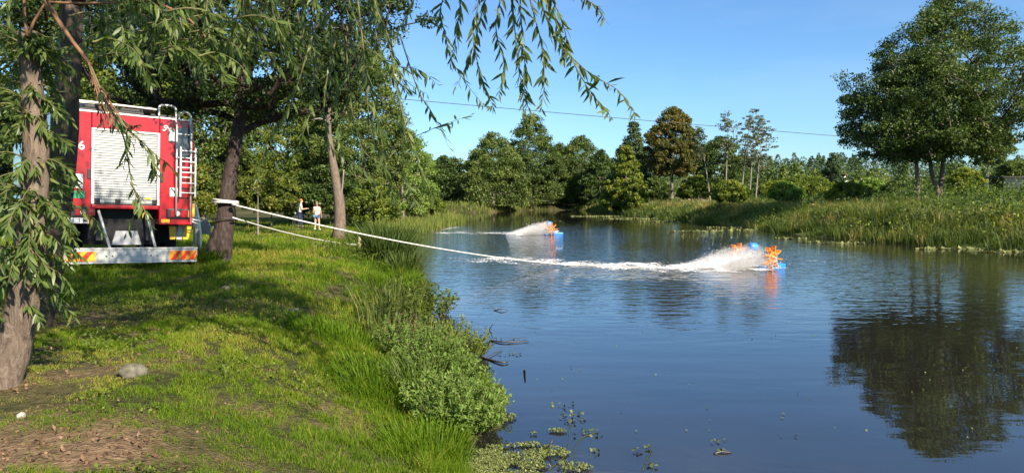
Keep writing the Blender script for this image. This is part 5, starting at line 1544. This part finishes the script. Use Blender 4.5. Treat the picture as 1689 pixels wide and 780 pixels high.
def person(label, px, feet_py, D, height, heading, pose, top_mat, leg_mat, hair_mat, shorts, long_hair=False):
    p = at(px, feet_py, D); z = gz(p.x, p.y)
    root = thing('person', label, 'person', (p.x, p.y, z), 'people walking on the far lawn', (0, 0, heading))
    S = height / 1.75
    lean = pose['lean']
    J = {'pelvis': ((0, 0, .93), (.15, .115)), 'waist': ((lean*.3, 0, 1.10), (.135, .10)), 'chest': ((lean*.8, 0, 1.32), (.165, .12)), 'neck0': ((lean, 0, 1.46), (.07, .06)),
         'neck': ((lean*1.15, 0, 1.53), .05), 'head0': ((lean*1.3, 0, 1.60), (.075, .085)), 'head': ((lean*1.35, 0, 1.69), (.078, .092)), 'nose': ((lean*1.35 + .105, 0, 1.635), .014)}
    # x forward, y to the figure's left
    E = [('pelvis', 'waist'), ('waist', 'chest'), ('chest', 'neck0'), ('neck0', 'neck'), ('neck', 'head0'), ('head0', 'head'), ('head0', 'nose')]
    for sd, s in (('l', 1), ('r', -1)):
        st = pose['stride'] * s
        J.update({'hip'+sd: ((0, s*.09, .88), .095), 'knee'+sd: ((st*.55 + .03, s*.095, .49), .058), 'ankle'+sd: ((st, s*.095, .085 + max(0, -st) * .3), .036), 'toe'+sd: ((st + .15, s*.105, .035 + max(0, -st) * .12), .032)})
        E += [('pelvis', 'hip'+sd), ('hip'+sd, 'knee'+sd), ('knee'+sd, 'ankle'+sd), ('ankle'+sd, 'toe'+sd)]
        f = pose['arm' + sd]
        J.update({'sh'+sd: ((lean*.9, s*.175, 1.41), .055), 'el'+sd: ((lean*.9 + f[0], s*.23, 1.13), .043), 'wr'+sd: ((lean*.9 + f[1], s*.21, f[2]), .029)})
        hx, hz = (f[1] - f[0]), (f[2] - 1.13); ln = math.hypot(hx, hz); hx, hz = hx/ln, hz/ln
        wx, wz = lean*.9 + f[1], f[2]
        J['palm'+sd] = ((wx + hx*.07, s*.20, wz + hz*.07), (.04, .018))
        E += [('chest', 'sh'+sd), ('sh'+sd, 'el'+sd), ('el'+sd, 'wr'+sd), ('wr'+sd, 'palm'+sd)]
        for i, (off, fl) in enumerate(((-.030, .075), (-.010, .088), (.010, .083), (.030, .066))):
            J[f'f{i}{sd}'] = ((wx + hx*(.085 + fl*.5), s*.20 + off*.9, wz + hz*(.085 + fl*.5) - .006), .009)
            J[f'g{i}{sd}'] = ((wx + hx*(.085 + fl*.9), s*.195 + off, wz + hz*(.085 + fl*.9) - .022), .008)
            E += [('palm'+sd, f'f{i}{sd}'), (f'f{i}{sd}', f'g{i}{sd}')]
        J['t0'+sd] = ((wx + hx*.06 + .03, s*.175, wz + hz*.06 + .01), .011); J['t1'+sd] = ((wx + hx*.10 + .035, s*.165, wz + hz*.10), .009)
        E += [('palm'+sd, 't0'+sd), ('t0'+sd, 't1'+sd)]
    J = {k: (tuple(c * S for c in v[0]), tuple(x * S for x in v[1]) if isinstance(v[1], tuple) else v[1] * S) for k, v in J.items()}
    skinned('body', J, E, 'skin', root, 'pelvis', 2)
    grow = lambda k, g: (J[k][0], tuple(x * g for x in J[k][1]) if isinstance(J[k][1], tuple) else J[k][1] * g)
    top = {k: grow(k, 1.16) for k in ('pelvis', 'waist', 'chest')}; top['neck0'] = (J['neck0'][0], .075 * S)
    te = [('pelvis', 'waist'), ('waist', 'chest'), ('chest', 'neck0')]
    for sd in 'lr':
        top['sh'+sd] = grow('sh'+sd, 1.3)
        a, c = Vector(J['sh'+sd][0]), Vector(J['el'+sd][0]); top['sl'+sd] = (tuple(a.lerp(c, .55)), .062 * S)
        te += [('chest', 'sh'+sd), ('sh'+sd, 'sl'+sd)]
    skinned('shirt', top, te, top_mat, root, 'waist', 2)
    lg = {'pelvis': grow('pelvis', 1.12)}; le = []
    for sd in 'lr':
        lg['hip'+sd] = grow('hip'+sd, 1.16); le += [('pelvis', 'hip'+sd)]
        if shorts:
            a, c = Vector(J['hip'+sd][0]), Vector(J['knee'+sd][0]); lg['th'+sd] = (tuple(a.lerp(c, .5)), .098 * S); le += [('hip'+sd, 'th'+sd)]
        else:
            lg['knee'+sd] = grow('knee'+sd, 1.25); lg['ankle'+sd] = grow('ankle'+sd, 1.6); le += [('hip'+sd, 'knee'+sd), ('knee'+sd, 'ankle'+sd)]
    skinned('shorts' if shorts else 'trousers', lg, le, leg_mat, root, 'pelvis', 2)
    b = MB(); hx = lean * 1.35 * S
    b.blob((hx - .018 * S, 0, 1.70 * S), (.098 * S, .088 * S, .092 * S), 12, 8, .1, seed=3)
    if long_hair: b.blob((hx - .06 * S, 0, 1.60 * S), (.055 * S, .085 * S, .10 * S), 10, 7, .15, seed=4)
    b.build('hair', MATS[hair_mat], root, smooth_shade=True)
    for sd in 'lr':
        a, t = Vector(J['ankle'+sd][0]), Vector(J['toe'+sd][0])
        b = MB(); b.tube([a + Vector((-.06, 0, -.04)) * S, a + Vector((.02, 0, -.035)) * S, t, t + Vector((.06, 0, 0)) * S], [.036 * S, .046 * S, .042 * S, .02 * S], 10); b.build('shoe', MATS['white_paint' if shorts else 'black_rubber'], root, smooth_shade=True)
    return root
person('person in grey-blue top and dark jeans, ginger hair, holding hands forward', 495, 375, 44.5, 1.72, R(15), dict(lean=.07, stride=.12, arml=(.10, .32, 1.16), armr=(.06, .30, 1.18)), 'grey_cloth', 'dark_denim', 'ginger_hair', False)
person('person in peach shirt and denim shorts walking away', 523, 380, 42.0, 1.62, R(80), dict(lean=.02, stride=-.10, arml=(-.02, .08, .90), armr=(.03, .14, .92)), 'peach_cloth', 'denim', 'brown_hair', True, True)

# ---------------------------------------------------------------- things on the lawn
p = at(486, 380, 40.5); z = gz(p.x, p.y)
tp_ = thing('tripod', 'black tripod standing on the lawn left of the walkers', 'tripod', (p.x, p.y, z))
for k, (dx, dy) in enumerate(((-.16, -.2), (.10, -.25), (.34, .22))):
    b = MB(); b.tube([(dx, dy, 0), (.02, 0, .92)], [.022, .026], 7); part(b, 'leg', 'black_plastic', parent=tp_)
b = MB(); b.tube([(.02, 0, .80), (.02, 0, 1.42)], .03, 8); part(b, 'column', 'black_plastic', parent=tp_)
b = MB(); b.box((-.07, -.06, 1.38), (.12, .08, 1.55)); part(b, 'head', 'black_plastic', bevel=.02, parent=tp_)
b = MB(); b.tube([(.06, -.075, .98), (.06, -.05, .98)], .05, 12); part(b, 'clamp', 'white_paint', parent=tp_)

p = at(326, 391, 22.5); z = gz(p.x, p.y)
po = thing('garden_post', 'pale wrapped wooden post with a white foot beside the fire engine', 'post', (p.x, p.y, z))
b = MB(); b.tube([(0, 0, .05), (.01, 0, .5), (-.03, 0, .95), (-.06, 0, 1.25), (-.09, 0, 1.42)], [.11, .115, .10, .075, .05], 9, wob=.35); part(b, 'post', 'plaster', parent=po)
b = MB(); b.tube([(.06, -.1, .05), (.07, -.08, .6)], .045, 7, wob=.3); b.tube([(-.06, -.1, .05), (-.05, -.08, .7)], .04, 7, wob=.3); part(b, 'wrap', 'raw_wood', parent=po)
b = MB(); b.prism([(-.30, -.18, 0), (.16, -.18, 0), (.16, .18, 0), (-.30, .18, 0)], (0, 0, .06)); part(b, 'foot', 'white_paint', bevel=.02, parent=po)
p = at(347, 392, 24); z = gz(p.x, p.y)
ch = thing('garden_chair', 'grey-white garden chair seen from behind next to the roped tree', 'chair', (p.x, p.y, z), rot=(0, 0, R(-20)))
for sx in (-.20, .20):
    for sy in (-.2, .2):
        b = MB(); b.tube([(sx * 1.1, sy * 1.1, 0), (sx, sy, .42)], .018, 7); part(b, 'leg', 'pale_stone', parent=ch)
b = MB(); b.box((-.26, -.24, .42), (.26, .24, .46)); part(b, 'seat', 'pale_stone', bevel=.015, parent=ch)
b = MB(); b.prism([(-.27, -.25, .44), (.27, -.25, .44), (.29, -.33, .72), (.20, -.36, .90), (0, -.37, .94), (-.20, -.36, .90), (-.29, -.33, .72)], (0, .035, 0)); part(b, 'backrest', 'pale_stone', bevel=.01, parent=ch)
for sx in (-.29, .25):
    b = MB(); b.box((sx, -.28, .64), (sx + .045, .2, .68)); b.box((sx, .16, .46), (sx + .045, .2, .638)); part(b, 'armrest', 'pale_stone', parent=ch)

def stone(label, px, py, D, sx, sy, sz, seed, mat='stone'):
    p = at(px, py, D); z = gz(p.x, p.y)
    b = MB(); b.blob((0, 0, 0), (sx, sy, sz), 14, 9, .28, seed=seed)
    o = b.build('stone', MATS[mat], smooth_shade=True, bevel=0); o.location = (p.x, p.y, z + sz * .15); o.rotation_euler = (.1, .2, seed)
    s = o.modifiers.new('sub', 'SUBSURF'); s.levels = 1; s.render_levels = 1
    return tag(o, label, 'stone', 'stones in the lawn')
stone('large pale stone half sunk in the near lawn', 221, 640, 5.75, .12, .075, .075, 1)
stone('small flat stone on the lawn ahead of the roped tree, right of its pair', 397, 492, 11.3, .10, .07, .05, 2)
stone('small stone on the lawn ahead of the roped tree, left of its pair', 372, 494, 11.2, .085, .07, .045, 3)
stone('small grey stone in the grass above the near bank edge', 484, 514, 10.0, .09, .06, .04, 4)
stone('little white stone at the bottom left corner of the lawn', 36, 722, 4.75, .035, .03, .025, 5, 'pale_stone')

# branches and sticks lying in the river
def stick(label, pts, r, name='branch', sub=()):
    b = MB(); P = [at_z(x, y, zz) for x, y, zz in pts]
    b.tube(spline(P, 8), [r * (1 - .07 * i) for i in range(8)], 6, wob=.3)
    for s in sub: b.tube(spline([at_z(x, y, zz) for x, y, zz in s], 5), [r * .5 * (1 - .12 * i) for i in range(5)], 5)
    return tag(b.build(name, MATS['wet_wood'], smooth_shade=True), label, 'branch', 'sticks in the river')
stick('short dark stub standing upright in the near river with its reflection', [(865, 613, -.1), (865, 611, .02), (866.5, 610.5, .075)], .02)
stick('dark branch lying on the water off the round plant', [(808, 561, .01), (835, 564, .02), (872, 562, .015)], .012, sub=([(835, 564, .02), (850, 558, .03), (868, 556, .02)],))
stick('thin branch in the water below the dark one', [(796, 590, .0), (826, 597, .02), (838, 596, .02)], .016, sub=([(800, 590, .02), (815, 582, .02), (828, 577, .01)],))
stick('pale driftwood leaning on the foot of the round plant', [(762, 602, .05), (778, 590, .10), (792, 572, .06)], .018)
stick('small drifting twig with leaves in mid river', [(815, 512, .0), (828, 509, .04), (838, 511, .01)], .012)
stick('tiny dark twig poking out of the water above the branch', [(806, 545, -.02), (812, 536, .10), (816, 533, .13)], .008)
stick('dark dead reed stalk stuck in the duckweed', [(897, 742, .0), (908, 732, .08), (912, 722, .12)], .009)
stick('brown leaf debris with a twig near the bottom of the picture', [(1178, 748, .0), (1190, 744, .015), (1206, 746, .005)], .011)
for k, (pts, r) in enumerate([([(930, 780, .004), (945, 755, .006), (955, 725, .004), (985, 712, .004)], .004), ([(905, 775, .004), (935, 745, .006), (940, 700, .004)], .004), ([(1060, 775, .004), (1068, 755, .006), (1075, 740, .01)], .004)]):
    b = MB(); b.tube(spline([at_z(x, y, zz) for x, y, zz in pts], 10), r, 4)
    tag(b.build('pondweed_stem', MATS['weed_pad'], smooth_shade=True), ['long pale pondweed stem under the duckweed bending right', 'pondweed stem nearly straight beside the bending one', 'lone pondweed stem apart in the near water'][k], 'water plant', 'pondweed stems')

# heap of cut branches, house and shed of the far bank
p = at(1152, 330, 88); z = gz(p.x, p.y)
b = MB(); rr_ = random.Random(8)
for k in range(130):
    a = rr_.uniform(0, math.pi); c = Vector((rr_.gauss(0, 1.6), rr_.gauss(0, .8), 0)); c.z = max(.1, .95 - .28 * abs(c.x) - .4 * abs(c.y)) * rr_.random()
    d = Vector((math.cos(a), math.sin(a), rr_.uniform(-.3, .3))) * rr_.uniform(.5, 1.1)
    b.tube([c - d, c + d], rr_.uniform(.02, .05), 4)
o = b.build('brush_heap', MATS['dry_wood'] if 'dry_wood' in MATS else plain_mat('dry_wood', (.36, .25, .20), .9, var=.35, scale=5), kind=None); o.location = (p.x, p.y, z + .2)
tag(o, 'heap of dry cut branches below the autumn tree', 'brush heap')

p = at(1393, 315, 165); z = gz(p.x, p.y); S_ = 1.0
ho = thing('house', 'distant white house with a brown roof beside the dark spruce', 'house', (p.x, p.y, z), rot=(0, 0, R(25)))
zt = at(1393, 298, 165).z - z
b = MB(); b.box((-1.5, 0, 0), (1.5, 6.9, zt)); b.prism([(-1.5, .002, zt), (1.5, .002, zt), (0, .002, zt + 1.4)], (0, 6.99, 0)); part(b, 'wall', 'white_paint', parent=ho)
b = MB(); b.prism([(-1.7, -.3, zt - .12), (0, -.3, zt + 1.46), (0, -.3, zt + 1.62), (-1.85, -.3, zt - .1)], (0, 7.6, 0)); b.prism([(1.7, -.3, zt - .12), (1.85, -.3, zt - .1), (0.0, -.3, zt + 1.62), (0.0, -.3, zt + 1.46)], (0, 7.6, 0)); part(b, 'roof', 'roof_tile', parent=ho)
for xx in (-.7, .7):
    b = MB(); b.box((xx - .35, -.05, zt - 1.4), (xx + .35, -.004, zt - .4)); part(b, 'window', 'glass_dark', parent=ho)
b = MB(); b.box((.5, 3, zt + .8), (.9, 3.5, zt + 2.0)); part(b, 'chimney', 'roof_tile', parent=ho)

Ds = 58
p = at(1688, 322, Ds); z = gz(p.x, p.y)
zr = at(1688, 293, Ds).z - z
sh = thing('shed', 'small weathered shed with a flat dark roof at the right edge', 'shed', (p.x, p.y, z), rot=(0, 0, R(-6)))
b = MB(); b.box((-1.75, -.35, zr - .02), (2.2, 2.4, zr + .10)); part(b, 'roof', 'roof_felt', parent=sh)
for xx, yy in ((-1.45, 0), (.05, 0), (1.8, 0), (-1.45, 2.1), (1.8, 2.1)):
    b = MB(); b.box((xx - .05, yy - .05, -.2), (xx + .05, yy + .05, zr - .022)); part(b, 'post', 'weathered_wood', parent=sh)
for k in range(10):
    b = MB(); z0 = .05 + k * (zr - .1) / 10; b.box((.11, -.02 - .003 * (k % 2), z0), (1.74, .01, z0 + (zr - .1) / 10 - .012)); part(b, 'board', 'weathered_wood', parent=sh)
b = MB(); b.box((-1.39, -.01, zr * .40), (-.01, .01, zr - .06)); part(b, 'window_pane', 'glass_dark', parent=sh)
for k in range(5):
    b = MB(); z0 = .02 + k * (zr * .39) / 5; b.box((-1.39, -.02 - .003 * (k % 2), z0), (-.01, .012, z0 + zr * .39 / 5 - .012)); part(b, 'board', 'weathered_wood', parent=sh)
b = MB(); b.box((-1.42, 2.06, 0), (1.77, 2.1, zr - .06)); b.box((1.78, .06, 0), (1.82, 2.03, zr - .06)); part(b, 'back_wall', 'weathered_wood', parent=sh)
